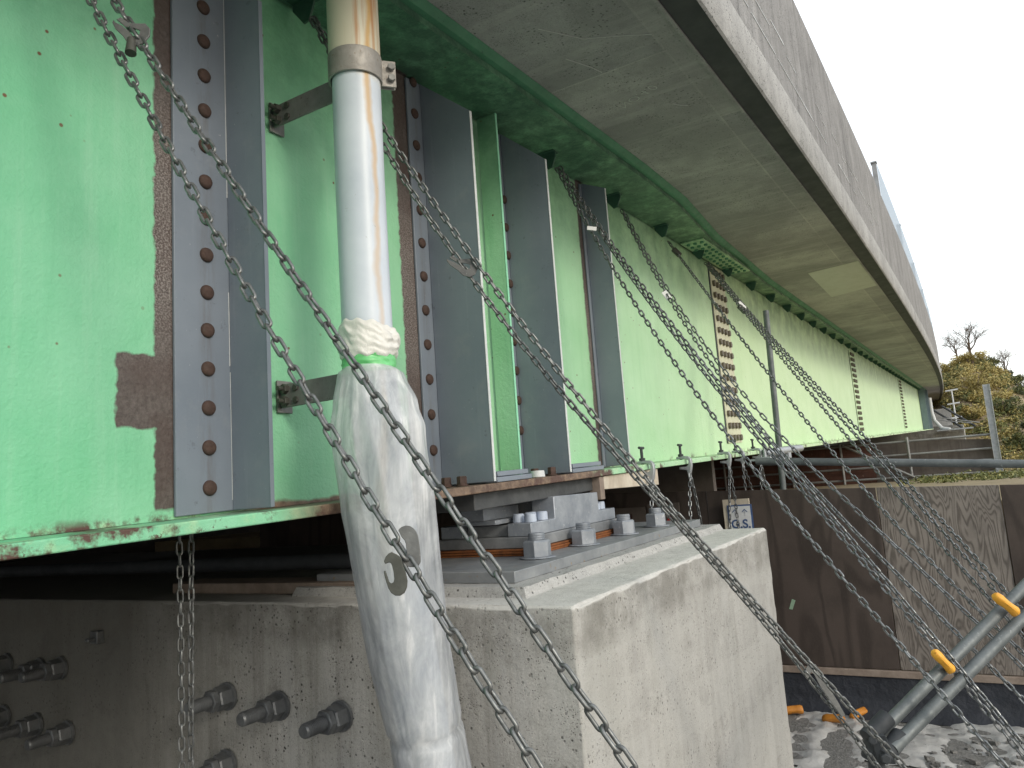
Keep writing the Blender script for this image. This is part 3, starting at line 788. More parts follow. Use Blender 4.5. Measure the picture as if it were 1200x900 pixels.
for y, z in ((.855, 1.0), (.539, .985), (.204, .972), (.862, .73), (.52, .69), (.19, .66), (2.13, 1.05), (2.33, 1.035), (2.66, 1.045), (2.06, .745), (2.35, .76), (2.67, .775)):
    p = V((2.258, y, z)); dr = V((-1, 0, -.02))
    if ar0 is None:
        m = MB(); m.cyl(p, p + dr * .012, .058, 24); m.hexnut(p + dr * .012, dr, .050, .055, .2); m.hexnut(p + dr * .070, dr, .046, .028, .5)
        m.cyl(p + dr * .09, p + dr * .190, .0265, 20); m.cyl(p + dr * .190, p + dr * .197, .0265, 20, .022)
        for k in range(11): m.cyl(p + dr * (.102 + k * .0075), p + dr * (.1055 + k * .0075), .0278, 20)
        ar0 = build('anchor_rod', m, 'anchor_steel', pier, loc=p)
    else: clone(ar0, pier, p)
m = MB(); m.box(2.225, 2.262, 1.765, 1.825, 1.185, 1.245); m.box(2.19, 2.225, 1.78, 1.81, 1.20, 1.215); build('cast_in_bracket', m, 'anchor_steel', pier, bevel=.003)

# ------------------------------------------------------------------ bearing
br = thing('bridge_bearing', (3.5, 0, PZ(3.5)), 'galvanised bridge bearing with stacked steel blocks and big anchor nuts on the pier', 'bearing')
S2 = .0243; B = 1.332
def rough_slab(x0, x1, y0, y1, z0, z1, sl, amp):
    m = MB(); nx, ny2 = 46, 26
    def zz(x, y, top): return (z1 if top else z0) + sl * x
    for top in (1, 0):
        for i in range(nx + 1):
            for j in range(ny2 + 1):
                x = x0 + (x1 - x0) * i / nx; y = y0 + (y1 - y0) * j / ny2; e = i in (0, nx) or j in (0, ny2)
                k = amp * noise.noise(V((x * 6, y * 6, 5)))
                if e: x += k if i in (0, nx) else 0; y += k if j in (0, ny2) else 0
                out = 0 if top else (.02 if e else 0)
                if i == 0: x -= out
                if i == nx: x += out
                if j == 0: y -= out
                if j == ny2: y += out
                m.v.append((x, y, zz(x, y, top) + (amp * .35 * noise.noise(V((x * 14, y * 14, 0))) if top else 0)))
    w_ = ny2 + 1; o = (nx + 1) * w_
    for i in range(nx):
        for j in range(ny2): m.f.append((i * w_ + j, (i + 1) * w_ + j, (i + 1) * w_ + j + 1, i * w_ + j + 1))
    rim = [i * w_ for i in range(nx + 1)] + [nx * w_ + j for j in range(1, w_)] + [i * w_ + ny2 for i in range(nx - 1, -1, -1)] + [j for j in range(ny2 - 1, 0, -1)]
    for a, b in zip(rim, rim[1:] + rim[:1]): m.f.append((a, b, o + b, o + a))
    return m
build('grout_pad', rough_slab(2.42, 4.86, -.545, .6, B - .01, B + .036, S2, .010), 'grout', br, smooth=40)
m = MB(); m.box(2.50, 4.74, -.462, .56, B + .0365, B + .080, S2); build('base_plate', m, 'plate_steel', br, bevel=.003)
m = MB()
for k in range(3): m.box(2.98 - .004 * (k % 2), 3.98, -.262 - .004 * (k % 2), .27, B + .0805 + k * .0105, B + .0895 + k * .0105, S2)
build('rubber_layers', m, 'rust', br, bevel=.002)
m = MB(); m.box(3.00, 3.955, -.252, .26, B + .1125, B + .162, S2); build('lower_block', m, 'block_steel', br, bevel=.004)
# stepped side block
sx = [(3.012, .163), (3.94, .163), (3.94, .222), (3.735, .222), (3.735, .318), (3.245, .325), (3.245, .222), (3.012, .222)]
m = MB(); m.prism([(x, -.250, B + z + S2 * x) for x, z in sx], (0, .125, 0)); build('side_block', m, 'bearing_steel', br, bevel=.004)
m = MB(); m.prism([(x, .125, B + z + S2 * x) for x, z in sx], (0, .125, 0)); build('side_block', m, 'bearing_steel', br, bevel=.004)
m = MB(); m.box(2.93, 3.24, -.055, .07, B + .245, B + .30, S2); m.box(2.955, 3.255, -.10, .10, B + .2235, B + .244, S2); build('locking_bar', m, 'bearing_steel', br, bevel=.003)
m = MB(); m.box(3.05, 3.90, -.115, .12, B + .1625, B + .215, S2); m.box(3.27, 3.72, -.12, .12, B + .2155, B + .325, S2); build('upper_shoe', m, 'block_steel', br, bevel=.003)
hb0 = None
for x, y in ((3.075, -.215), (3.14, -.175), (3.085, -.145), (3.19, -.21), (3.19, -.15), (3.80, -.20), (3.88, -.19)):
    p = V((x, y, B + .2225 + S2 * x))
    if hb0 is None:
        hb0 = build('cap_bolt', MB().cyl(p, p + V((0, 0, .036)), .027, 20, .0262).cyl(p + V((0, 0, .036)), p + V((0, 0, .039)), .0262, 20, .022), 'blue_bolt', br, loc=p)
    else: clone(hb0, br, p)
an0 = None
for x, y in ((2.905, -.335), (3.38, -.325), (3.87, -.325), (4.32, -.335), (2.905, .42), (4.32, .42)):
    p = V((x, y, B + .0805 + S2 * x))
    if an0 is None: an0 = build('anchor_nut', hexbolt_mesh(p, .062, .070, stub=.036), 'bearing_steel', br, loc=p, bevel=.0015)
    else: clone(an0, br, p)

# conduits lying on the pier top in the dark
for k, (x, z, r) in enumerate(((2.60, 1.52, .035), (2.78, 1.50, .028))):
    m = MB(); m.cyl((x, .12, z), (x, 6.8, z - .03), r, 14); o = build('conduit', m, 'dark_steel', None, loc=(x, .7, z))
    tag(o, ('thick dark conduit running along the pier top in shadow', 'thin dark conduit behind the thick one on the pier top')[k], 'conduit')
m = MB(); m.box(2.45, 2.62, .1, 1.5, B + .002, B + .05, S2)
tag(build('timber_packer', m, 'batten_wood', None, loc=(2.5, .8, PZ(2.5)), bevel=.004), 'short timber batten lying on the pier top under the girder', 'timber')
bb = MB(); bb.box(-6, 40, 7.6, 8, -.3, 3.4); tag(build('added_back_wall', bb, 'dark_concrete'), 'added dark wall that keeps the space beneath the deck dark', 'wall')  # added to block light and keep the space under the deck dark

# ------------------------------------------------------------------ drain pipe
dp = thing('drain_pipe', (1.812, -.4, 1.0), 'white plastic drain pipe with rust streaks, its foot wrapped in plastic film', 'drain pipe')
px, py = 1.812, -.400
m = MB(); m.tube([(px + .004, py, 3.23), (px, py, 2.8), (px + .004, py, 2.2), (px + .06, py - .02, 1.6), (px + .2, py - .05, .6)], .0795, 48)
build('lower_pipe', m, 'drain_pvc', dp, smooth=60)
m = MB(); m.cyl((px, py, 3.222), (px, py, 3.70), .0855, 48, hole=.005); build('pipe_socket', m, 'drain_pvc', dp, smooth=60, bevel=.002)
m = MB(); m.cyl((px, py, 3.140), (px, py, 3.228), .0885, 48, hole=.007)
m.obox((px + .078, py - .068, 3.185), V((.76, -.65, 0)).normalized() * .032, V((.65, .76, 0)) * .004, (0, 0, .047))
m.obox((px + .088, py - .055, 3.185), V((.76, -.65, 0)).normalized() * .032, V((.65, .76, 0)) * .004, (0, 0, .047))
col_ = build('pipe_collar', m, 'collar_steel', dp, bevel=.002)
b = MB()
for dz in (-.02, .02): b.hexnut((px + .083, py - .085, 3.185 + dz), (-.65, -.76, 0), .013, .012)
build('collar_bolt', b, 'bracket_steel', col_)
for k, z in enumerate((3.145, 2.138)):
    m = MB(); m.obox((px - .004, -.165, z), (.004, 0, 0), (0, .160, 0), (0, 0, .040)); m.box(px - .02, px + .045, -.0125, -.0035, z - .055, z + .055)
    bk = build('pipe_bracket', m, 'bracket_steel', dp, bevel=.002)
    for dz in (-.02, .022):
        b = MB(); b.hexnut((px - .008, -.04, z + dz), (-1, 0, 0), .017, .018); b.cyl((px - .026, -.04, z + dz), (px - .046, -.04, z + dz), .008, 10)
        b.hexnut((px + .0, -.085, z + dz), (-1, 0, 0), .013, .014); build('bracket_bolt', b, 'hook_dull', bk)
# bunched plastic, green tape and the translucent sleeve
m = MB(); n = 72; rows = 26
for i in range(rows + 1):
    t = i / rows; z = 2.305 - .098 * t
    for j in range(n):
        a = 2 * math.pi * j / n; d = V((math.cos(a), math.sin(a), 0))
        env = math.sin(math.pi * min(1, max(0, t))) ** .5
        f = noise.noise(V((d.x * 1.3, d.y * 1.3, z * 30 + d.x * 2))) * .017 + noise.noise(V((d.x * 2.2 + 7, d.y * 2.2, z * 75 - d.y * 3))) * .009
        r = .0815 + env * (.010 + f * .75) + (.010 * env if d.x > .3 and d.y < 0 else 0)
        m.v.append((px + d.x * r, py + d.y * r, z - .018 * d.x * (1 - t) + .012 * noise.noise(V((d.x * 3, d.y * 3, 9)))))
for i in range(rows):
    for j in range(n): m.f.append((i * n + j, i * n + (j + 1) % n, (i + 1) * n + (j + 1) % n, (i + 1) * n + j))
build('bunched_film', m, 'bag_white', dp, smooth=70)
m = MB(); rows = 12
for i in range(rows + 1):
    z = 2.222 - .058 * i / rows
    for j in range(n):
        a = 2 * math.pi * j / n; d = V((math.cos(a), math.sin(a), 0))
        r = .0830 + .005 * noise.noise(V((d.x * 1.6, d.y * 1.6, z * 75 + d.x * 4))) + (.002 if i % 4 == 1 else 0)
        m.v.append((px + .003 + d.x * r, py + d.y * r, z + .010 * d.x))
for i in range(rows):
    for j in range(n): m.f.append((i * n + j, i * n + (j + 1) % n, (i + 1) * n + (j + 1) % n, (i + 1) * n + j))
build('green_tape_band', m, 'green_tape', dp, smooth=70)
m = MB(); n = 144; rows = 110
prof = [(2.178, 1.818, -.400, .086, 0), (2.155, 1.822, -.402, .112, .35), (2.06, 1.834, -.404, .137, .7), (1.98, 1.84, -.405, .152, 1), (1.74, 1.868, -.41, .155, .8), (1.5, 1.896, -.415, .144, .6), (1.3, 1.922, -.42, .135, .5), (1.0, 1.985, -.43, .124, .5), (.7, 2.03, -.44, .125, .5), (.3, 2.09, -.46, .12, .5)]
def lerp_prof(z):
    for a, b in zip(prof, prof[1:]):
        if b[0] <= z <= a[0]:
            t = (a[0] - z) / (a[0] - b[0]); t = t * t * (3 - 2 * t) if a[0] > 1.9 else t
            return [a[k] + (b[k] - a[k]) * t for k in range(1, 5)]
    return prof[-1][1:]
for i in range(rows + 1):
    z = 2.178 - (2.178 - .32) * i / rows; cx, cy, r0, fold = lerp_prof(z)
    for j in range(n):
        a = 2 * math.pi * j / n; d = V((math.cos(a), math.sin(a), 0))
        f = .014 * fold * noise.noise(V((d.x * 2.1, d.y * 2.1, z * 1.3))) + .005 * fold * noise.noise(V((d.x * 4.5 + z, d.y * 4.5, z * 1.6)))
        rg = 1 - abs(noise.noise(V((d.x * 2.6 + 5, d.y * 2.6, z * .9)))) * 2.4; f += .005 * fold * max(0, rg) ** 2
        rg2 = 1 - abs(noise.noise(V((d.x * 5 + 2, d.y * 5 + z * 1.5, z * 2.2 + 4)))) * 3; f += .0025 * fold * max(0, rg2) ** 2
        top = max(0, min(1, (z - 1.85) / .3))
        f += top * .009 * math.sin(a * 9 + z * 7 + 2.5 * noise.noise(V((d.x, d.y, z * 3)))) * fold
        f += .003 * noise.noise(V((d.x * 3, d.y * 3, z * 11))) * fold * (1 if z < 1.5 else .4)
        kink = .012 * math.exp(-((z - 1.06 - .02 * d.x - .02 * noise.noise(V((d.x * 3, d.y * 3, 2)))) / .012) ** 2)
        sq = 1 + .10 * math.cos(2 * a - .9)
        m.v.append((cx + d.x * (r0 * sq + f - kink), cy + d.y * (r0 * sq + f - kink), z))
for i in range(rows):
    for j in range(n): m.f.append((i * n + j, i * n + (j + 1) % n, (i + 1) * n + (j + 1) % n, (i + 1) * n + j))
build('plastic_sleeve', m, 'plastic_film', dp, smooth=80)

# ------------------------------------------------------------------ chains
CH = {
'A':[(0.870,-0.112,3.509),(0.883,-0.229,3.288),(0.896,-0.345,3.073),(0.908,-0.462,2.862),(0.921,-0.578,2.657),(0.934,-0.695,2.456),(0.947,-0.811,2.261),(0.960,-0.928,2.070),(0.973,-1.044,1.885),(0.985,-1.161,1.704),(0.998,-1.278,1.529),(1.011,-1.394,1.358)],
'B':[(0.870,-0.112,3.510),(0.888,-0.239,3.304),(0.906,-0.366,3.101),(0.924,-0.493,2.899),(0.942,-0.620,2.700),(0.960,-0.747,2.503),(0.978,-0.874,2.308),(0.996,-1.001,2.115),(1.014,-1.128,1.924),(1.032,-1.255,1.735),(1.051,-1.382,1.548),(1.069,-1.509,1.363)],
'C1':[(1.903,-0.120,3.539),(2.014,-0.247,3.174),(2.125,-0.373,2.853),(2.236,-0.500,2.571),(2.347,-0.627,2.318),(2.458,-0.753,2.087),(2.569,-0.880,1.871),(2.680,-1.007,1.662),(2.791,-1.133,1.452),(2.902,-1.260,1.233),(3.013,-1.387,0.999),(3.124,-1.514,0.740)],
'C2':[(1.912,-0.120,3.548),(2.018,-0.259,3.215),(2.125,-0.398,2.904),(2.231,-0.537,2.612),(2.338,-0.676,2.338),(2.444,-0.815,2.079),(2.550,-0.954,1.833),(2.657,-1.093,1.597),(2.763,-1.232,1.368),(2.869,-1.371,1.145),(2.976,-1.510,0.925),(3.082,-1.649,0.706)],
'D1':[(3.834,-0.120,3.621),(3.787,-0.285,3.257),(3.741,-0.451,2.922),(3.694,-0.616,2.612),(3.648,-0.781,2.324),(3.601,-0.947,2.055),(3.554,-1.112,1.802),(3.508,-1.277,1.562),(3.461,-1.443,1.331),(3.414,-1.608,1.108),(3.368,-1.773,0.888),(3.321,-1.939,0.668)],
'D2':[(3.858,-0.120,3.632),(3.833,-0.290,3.297),(3.809,-0.460,2.985),(3.785,-0.630,2.694),(3.760,-0.800,2.418),(3.736,-0.970,2.155),(3.712,-1.140,1.901),(3.687,-1.310,1.652),(3.663,-1.480,1.404),(3.639,-1.650,1.155),(3.614,-1.820,0.899),(3.590,-1.990,0.635)],
'D3':[(3.881,-0.120,3.647),(3.852,-0.290,3.322),(3.823,-0.461,3.018),(3.794,-0.631,2.732),(3.765,-0.802,2.459),(3.736,-0.972,2.198),(3.707,-1.143,1.944),(3.678,-1.313,1.695),(3.649,-1.484,1.448),(3.620,-1.654,1.199),(3.591,-1.824,0.945),(3.562,-1.995,0.683)],
'E1':[(4.789,-0.120,3.646),(4.701,-0.292,3.242),(4.613,-0.465,2.884),(4.524,-0.637,2.565),(4.436,-0.810,2.282),(4.348,-0.982,2.026),(4.260,-1.155,1.795),(4.172,-1.327,1.580),(4.084,-1.499,1.378),(3.996,-1.672,1.183),(3.908,-1.844,0.988),(3.820,-2.017,0.789)],
'E2':[(4.821,-0.120,3.655),(4.751,-0.294,3.250),(4.681,-0.468,2.897),(4.612,-0.643,2.587),(4.542,-0.817,2.315),(4.472,-0.991,2.072),(4.403,-1.165,1.853),(4.333,-1.339,1.650),(4.263,-1.514,1.456),(4.194,-1.688,1.264),(4.124,-1.862,1.068),(4.054,-2.036,0.861)],
'F':[(5.726,-0.120,3.659),(5.584,-0.295,3.378),(5.443,-0.470,3.096),(5.302,-0.645,2.817),(5.161,-0.820,2.543),(5.020,-0.995,2.274),(4.878,-1.170,2.014),(4.737,-1.345,1.764),(4.596,-1.520,1.525),(4.455,-1.695,1.301),(4.313,-1.870,1.093),(4.172,-2.045,0.902)],
'G1':[(6.748,-0.120,3.717),(6.535,-0.297,3.449),(6.322,-0.475,3.189),(6.108,-0.652,2.936),(5.895,-0.829,2.688),(5.682,-1.006,2.443),(5.469,-1.184,2.201),(5.256,-1.361,1.961),(5.043,-1.538,1.721),(4.830,-1.715,1.481),(4.617,-1.893,1.238),(4.403,-2.070,0.992)],
'G2':[(6.693,-0.120,3.704),(6.480,-0.296,3.440),(6.267,-0.473,3.177),(6.053,-0.649,2.915),(5.840,-0.825,2.656),(5.627,-1.002,2.398),(5.414,-1.178,2.144),(5.201,-1.354,1.893),(4.988,-1.531,1.647),(4.774,-1.707,1.405),(4.561,-1.883,1.169),(4.348,-2.060,0.939)],
'G3':[(6.807,-0.120,3.738),(6.593,-0.298,3.467),(6.380,-0.476,3.207),(6.167,-0.654,2.956),(5.953,-0.832,2.713),(5.740,-1.010,2.474),(5.527,-1.188,2.239),(5.313,-1.366,2.004),(5.100,-1.544,1.768),(4.887,-1.722,1.529),(4.673,-1.900,1.283),(4.460,-2.078,1.030)],
}
PITCH = .034
def smooth_path(pts, step=.006):
    P = [V(p) for p in pts]; P = [P[0] * 2 - P[1]] + P + [P[-1] * 2 - P[-2]]
    # ease the hand measured points a little, then run a Catmull-Rom spline through them
    for _ in range(1): P = [P[0], P[1]] + [(P[i - 1] + P[i] * 2 + P[i + 1]) / 4 for i in range(2, len(P) - 2)] + [P[-2], P[-1]]
    out = []
    for i in range(1, len(P) - 2):
        a, b, c, d = P[i - 1:i + 3]; k = max(2, int((c - b).length / step))
        for j in range(k):
            t = j / k; out.append(.5 * ((2 * b) + (c - a) * t + (2 * a - 5 * b + 4 * c - d) * t * t + (3 * b - a - 3 * c + d) * t ** 3))
    return out + [P[-2]]
def along(path, pitch):
    out = []; acc = 0; nxt = pitch / 2
    for a, b in zip(path, path[1:]):
        L = (b - a).length
        while nxt <= acc + L and L > 0: out.append((a + (b - a) * ((nxt - acc) / L), (b - a).normalized())); nxt += pitch
        acc += L
    return out
def chain_mesh(path, seed, fine, pitch=PITCH, twist=.25, wire=.0031):
    rr = random.Random(seed); m = MB(); side = None; ph = rr.uniform(0, 3)
    for i, (c, t) in enumerate(along(path, pitch)):
        if side is None: side = t.orthogonal().normalized()
        side = (side - t * side.dot(t)).normalized(); w_ = t.cross(side)
        ph += rr.uniform(-.06, .06) + twist * .05
        a = ph + (math.pi / 2 if i % 2 else 0) + rr.uniform(-.10, .10)
        u = side * math.cos(a) + w_ * math.sin(a)
        tt = (t + u.cross(t) * rr.uniform(-.05, .05) + u * rr.uniform(-.03, .03)).normalized(); u = (u - tt * u.dot(tt)).normalized()
        m.link(c + w_ * rr.uniform(-.0006, .0006), tt, u, pitch + wire * 4 - .0012, .0212 + (wire - .0031) * 4, wire, *((7, 8) if fine else (4, 6)))
    return m
labels = {
 'A': 'nearest chain at far left with two flat hooks in front of the sleeve',
 'B': 'second chain from the left with a small hook near its top, crossing the pipe',
 'C1': 'lower strand of the twin chain from behind the pipe to the scaffold foot',
 'C2': 'upper strand of the twin chain from behind the pipe, crossing the pier corner',
 'D1': 'lowest strand from the lug by the last grey stiffener, clear of the others',
 'D2': 'chain from the lug left of the last grey stiffener, just above the lowest strand',
 'D3': 'chain lying close along another, from the lug left of the last grey stiffener',
 'E1': 'lower chain from the lug right of the last grey stiffener, with white tag',
 'E2': 'upper chain from the lug right of the last grey stiffener',
 'F': 'single chain from the second lug left of the riveted splice, with a shackle at its top',
 'G1': 'middle strand of the chain bundle hung from the lug beside the bolted splice',
 'G2': 'lower strand of the chain bundle hung from the lug beside the bolted splice',
 'G3': 'upper strand of the chain bundle hung from the lug beside the bolted splice'}
labels['F'] = 'single chain from the lug left of the bolted splice, shackle at top'
chains = {}
for i, (k, pts) in enumerate(CH.items()):
    pts = [V(p) for p in pts]
    d = (pts[-1] - pts[-3]).normalized(); L = (pts[-1].z - .02) / -d.z
    pts += [pts[-1] + d * L * f for f in (.33, .66, 1.)]
    path = smooth_path(pts)
    near = k in ('A', 'B', 'C1', 'C2')
    m = chain_mesh(path, 31 + i, near, .046 if k == 'E2' else PITCH, .25, .0036 if k in 'AB' else .0042)
    o = build('chain', m, 'chain_steel' if near else 'chain_bright', None, loc=pts[0], smooth=60)
    tag(o, labels[k], 'chain', 'steel chains slung from the girder lugs'); chains[k] = (o, path)

EX = V((.514, -.858, 0)); EY = V((.12, .07, .99)); NN = V((-.858, -.514, .06)).normalized()
def plate_shape(c, outline, s, rot=0., ex=EX, ey=EY, th=.0045):
    m = MB(); c = V(c); cr, sr = math.cos(rot), math.sin(rot)
    nn = ex.cross(ey).normalized()
    m.prism([c + ex * ((x * cr - y * sr) * s) + ey * ((x * sr + y * cr) * s) - nn * th / 2 for x, y in outline], nn * th); return m
Z9 = lambda L: [((x - 400) / 9 * .00148, (440 - y) / 9 * .00148) for x, y in L]
PL1 = Z9([(352, 190), (385, 162), (430, 150), (470, 158), (505, 182), (530, 215), (547, 260), (556, 340), (564, 430), (564, 515), (545, 545), (505, 560), (455, 555), (410, 540), (365, 512), (335, 480), (328, 462), (400, 462), (425, 450), (430, 420), (424, 330), (412, 295), (385, 262)])
HK1 = Z9([(217, 480), (235, 440), (262, 412), (295, 398), (345, 425), (385, 455), (405, 540), (428, 610), (440, 680), (434, 740), (408, 792), (365, 816), (320, 812), (282, 785), (255, 740), (235, 680), (220, 620), (213, 575), (228, 568), (245, 620), (262, 675), (285, 695), (306, 685), (314, 655), (308, 590), (296, 530), (284, 505), (268, 495), (248, 502), (228, 508)])
hc = V((.988, -1.185, 1.668))
ha = chains['A'][0]
build('flat_hook', plate_shape(hc, PL1, 1.0), 'hook_steel', ha, bevel=.001)
build('flat_hook', plate_shape(hc + NN * .012, HK1, 1.0), 'hook_dull', ha, bevel=.001)
GRAB = [(-.052, .012), (-.045, .022), (-.02, .016), (.0, .022), (.018, .03), (.036, .022), (.046, .004), (.044, -.02), (.03, -.034), (.008, -.034), (-.012, -.022), (-.04, -.012), (-.056, .0), (-.058, .008), (-.05, .004), (-.03, .002), (-.008, -.004), (.012, -.012), (.022, -.004), (.018, .008), (.002, .008), (-.02, .002), (-.038, .008)]
def grab(k, p, s, rot, mat='hook_steel'):
    build('grab_hook', plate_shape(p, GRAB, s, rot), mat, chains[k][0], bevel=.001)
grab('B', (.928, -.548, 2.812), .92, -.5)
m = MB(); m.cyl((.925, -.550, 2.79), (.919, -.556, 2.752), .009, 12, .012); build('hook_shank', m, 'hook_dull', chains['B'][0])
grab('C1', (2.228, -.505, 2.585), 1.15, -.35)
m = plate_shape(V((2.99, -1.385, 1.0)), [(-.022, .07), (-.004, .088), (.016, .08), (.03, .05), (.05, 0), (.075, -.055), (.095, -.105), (.08, -.11), (.058, -.07), (.02, .0), (.004, .045), (-.006, .055), (-.014, .04), (-.024, .03), (-.032, .05)], .95); build('grab_hook', m, 'hook_steel', chains['C1'][0], bevel=.001)
def tag_on(k, p, sx, sz, rot, mat):
    m = MB(); c, s_ = math.cos(rot), math.sin(rot)
    m.obox(p, (EX * c + EY * s_) * sx, (EY * c - EX * s_) * sz, NN * .003); build('chain_tag', m, mat, chains[k][0], bevel=.001)
tag_on('D1', (3.775, -.335, 3.185), .026, .012, -.2, 'tag_white')
tag_on('E1', (4.625, -.435, 2.945), .018, .032, .5, 'tag_white')
for k, p in (('F', (5.66, -.20, 3.535)), ('G1', (6.30, -.49, 3.165)), ('G2', (6.27, -.50, 3.13))):
    m = MB(); m.obox(p, (EX * .6 - EY * .8) * .040, (EX * .8 + EY * .6) * .020, NN * .016); build('shackle', m, 'tag_white' if k == 'G1' else 'hook_dull', chains[k][0], bevel=.008, segs=3)

# beam clamps on the flange edge, each with a doubled chain hanging from it
clamps = [(4.41, .03, .62), (5.12, .05, .62), (6.10, .32, .80), (6.52, -.22, .42), (7.12, .10, .62)]
cl_lab = ['beam clamp nearest the grey stiffener on the flange edge', 'second beam clamp along the flange edge, tall bolt above', 'beam clamp just left of the bolted splice', 'beam clamp under the bolted splice', 'beam clamp right of the splice beside the scaffold pipe end']
c0 = None
for i, (x, sway, ln) in enumerate(clamps):
    z = zb(x)
    if c0 is None:
        root = thing('beam_clamp', (x, -.28, z), cl_lab[i], 'clamp', 'beam clamps along the bottom flange')
        m = MB(); prof_ = [(.06, .020), (-.005, .022), (-.026, .018), (-.042, 0), (-.044, -.04), (-.038, -.07), (-.030, -.10), (-.012, -.105), (-.006, -.075), (.045, -.066), (.045, -.048), (-.004, -.050), (-.020, -.04), (-.024, -.01), (-.005, .002), (.06, .004)]
        m.prism([(x - .016, -.28 + a, z + b_) for a, b_ in prof_], (.032, 0, 0)); build('clamp_body', m, 'galvanised', root, bevel=.004)
        m = MB(); m.cyl((x, -.25, z - .0), (x, -.25, z + .10), .009, 10); m.cyl((x - .034, -.25, z + .10), (x + .034, -.25, z + .10), .0085, 10); m.hexnut((x, -.25, z + .022), (0, 0, 1), .019, .016)
        build('clamp_screw', m, 'dark_steel', root)
        m = MB(); m.tube([V((x + .018 * math.cos(a), -.300, z - .115 + .024 * math.sin(a))) for a in [k * math.pi / 9 for k in range(19)]], .0065, 8); build('clamp_ring', m, 'galvanised', root)
        c0 = root
    else:
        r = c0.copy(); COL.objects.link(r); r.location = (x, -.28, z); OFF[r] = V((x, -.28, z)); r['label'] = cl_lab[i]
        for ch in list(c0.children): clone(ch, r, (x, -.28, z))
    for s_ in (-1, 1):
        p0 = V((x + s_ * .014, -.302, z - .125)); pts = [p0 + V((-sway * t * .5 + s_ * (.09 * t + .05 * (t > 0)), -.02 * t, -ln * t)) for t in (0, .3, .6, 1.)]
        o = build('chain', chain_mesh(smooth_path(pts), 90 + i * 2 + s_, False, PITCH, .25, .0040), 'chain_bright', None, loc=p0, smooth=60)
        tag(o, ('left' if s_ < 0 else 'right') + ' strand of the pair hanging from ' + ['the clamp nearest the grey stiffener', 'the tall-bolted second clamp', 'the clamp left of the bolted splice', 'the clamp under the splice, short', 'the clamp beside the scaffold pipe end'][i], 'chain', 'short chains hanging under the flange clamps')
for s_ in (-1, 1):
    p0 = V((1.465 + .020 * s_, .03, zb(1.46) - .036)); pts = [p0 + V((.004 * t * 0 - s_ * .014 * t, .01 * t, -1.5 * t)) for t in (0, .3, .6, 1.)]
    o = build('chain', chain_mesh(smooth_path(pts), 120 + s_, False), 'chain_steel', None, loc=p0, smooth=60)
    tag(o, ('left' if s_ < 0 else 'right') + ' strand of the shaded chain pair hanging below the girder at left', 'chain', 'chains hanging in the shade at left')

# ------------------------------------------------------------------ hoarding
HX = 6.34
ho = thing('plywood_hoarding', (HX, -1, 0), 'plywood hoarding of dark and weathered sheets behind the pier', 'hoarding')
hz_ = lambda y: 1.655 + (y + .55) * .043
seams = [(-3.6, -2.085, 'plywood_dark', 'dark plywood sheet at far right'), (-2.08, -1.305, 'plywood_light', 'pale weathered plywood sheet with wavy grain'), (-1.30, -.02, 'plywood_dark', 'dark brown plywood sheet'), (-.015, 1.2, 'plywood_dark', None), (1.205, 2.4, 'plywood_dark', None), (2.405, 3.6, 'plywood_dark', None), (3.605, 5.4, 'plywood_dark', None)]
for i, (ya, yb_, mt, lb) in enumerate(seams):
    m = MB(); dx = .006 * (i % 2)
    m.prism([(HX + dx, ya, .315), (HX + dx, yb_, .315), (HX + dx, yb_, hz_(yb_)), (HX + dx, ya, hz_(ya))], (.014, 0, 0)); build('plywood_sheet', m, mt, ho, bevel=.002, label=lb)
m = MB(); m.box(HX - .03, HX + .012, -3.6, 5.4, .265, .311); build('bottom_batten', m, 'batten_wood', ho, bevel=.003)
m = MB(); m.prism([(HX - .003, -.575, .735), (HX - .003, -.60, .73), (HX - .003, -.63, .80), (HX - .003, -.605, .81)], (.002, 0, 0)); build('tape_strip', m, 'green_mark', ho, smooth=0)
m = MB(); ys2 = [-3.6 + i * .1 for i in range(91)]; rws = 12
for y in ys2:
    for k in range(rws + 1):
        t = k / rws; f = .045 * noise.noise(V((y * 1.1, t * 1.6, 4))) + .018 * noise.noise(V((y * 4 + t * 3, t * 5, 2)))
        m.v.append((HX - .012 - .02 * t - .10 * t ** 5 + f * t, y, .29 - .30 * t + .008 * noise.noise(V((y * 3, 0, 0))) * t))
for i in range(len(ys2) - 1):
    for k in range(rws):
        a = i * (rws + 1) + k; m.f.append((a, a + rws + 1, a + rws + 2, a + 1))
tag(build('black_sheeting', m, 'black_fabric', None, loc=(HX, -1, 0), smooth=70), 'black sheeting stretched along the ground below the hoarding', 'sheeting')
# beige boards standing behind the hoarding, close under the girder
m = MB(); m.hexa([(x, y, z) for k in (0, 1) for x, y, z in ((3.80, -.262, (1.752, zb(3.8) - .036)[k]), (4.62, -.262, (1.757, zb(4.62) - .036)[k]), (4.62, -.21, (1.757, zb(4.62) - .036)[k]), (3.80, -.21, (1.752, zb(3.8) - .036)[k]))])
tag(build('timber_beam', m, 'board_beige', None, loc=(4.1, -.24, 1.75), bevel=.003), 'pale beige timber wedged under the girder flange beyond the bearing', 'timber')
m = MB(); m.box(3.745, 3.798, -.265, -.20, 1.70, zb(3.77) - .037); tag(build('timber_block', m, 'batten_wood', None, loc=(3.77, -.23, 1.70), bevel=.003), 'small brown timber block at the left end of the pale timber', 'timber')
m = MB(); m.box(6.70, 6.78, .02, 1.3, 1.5, 2.1); tag(build('board', m, 'sign_shade', None, loc=(6.75, .3, 1.5), bevel=.003), 'dark board standing in for shade behind the hoarding, under the girder flange', 'board')  # dark colour stands in for the shaded stretch under the flange
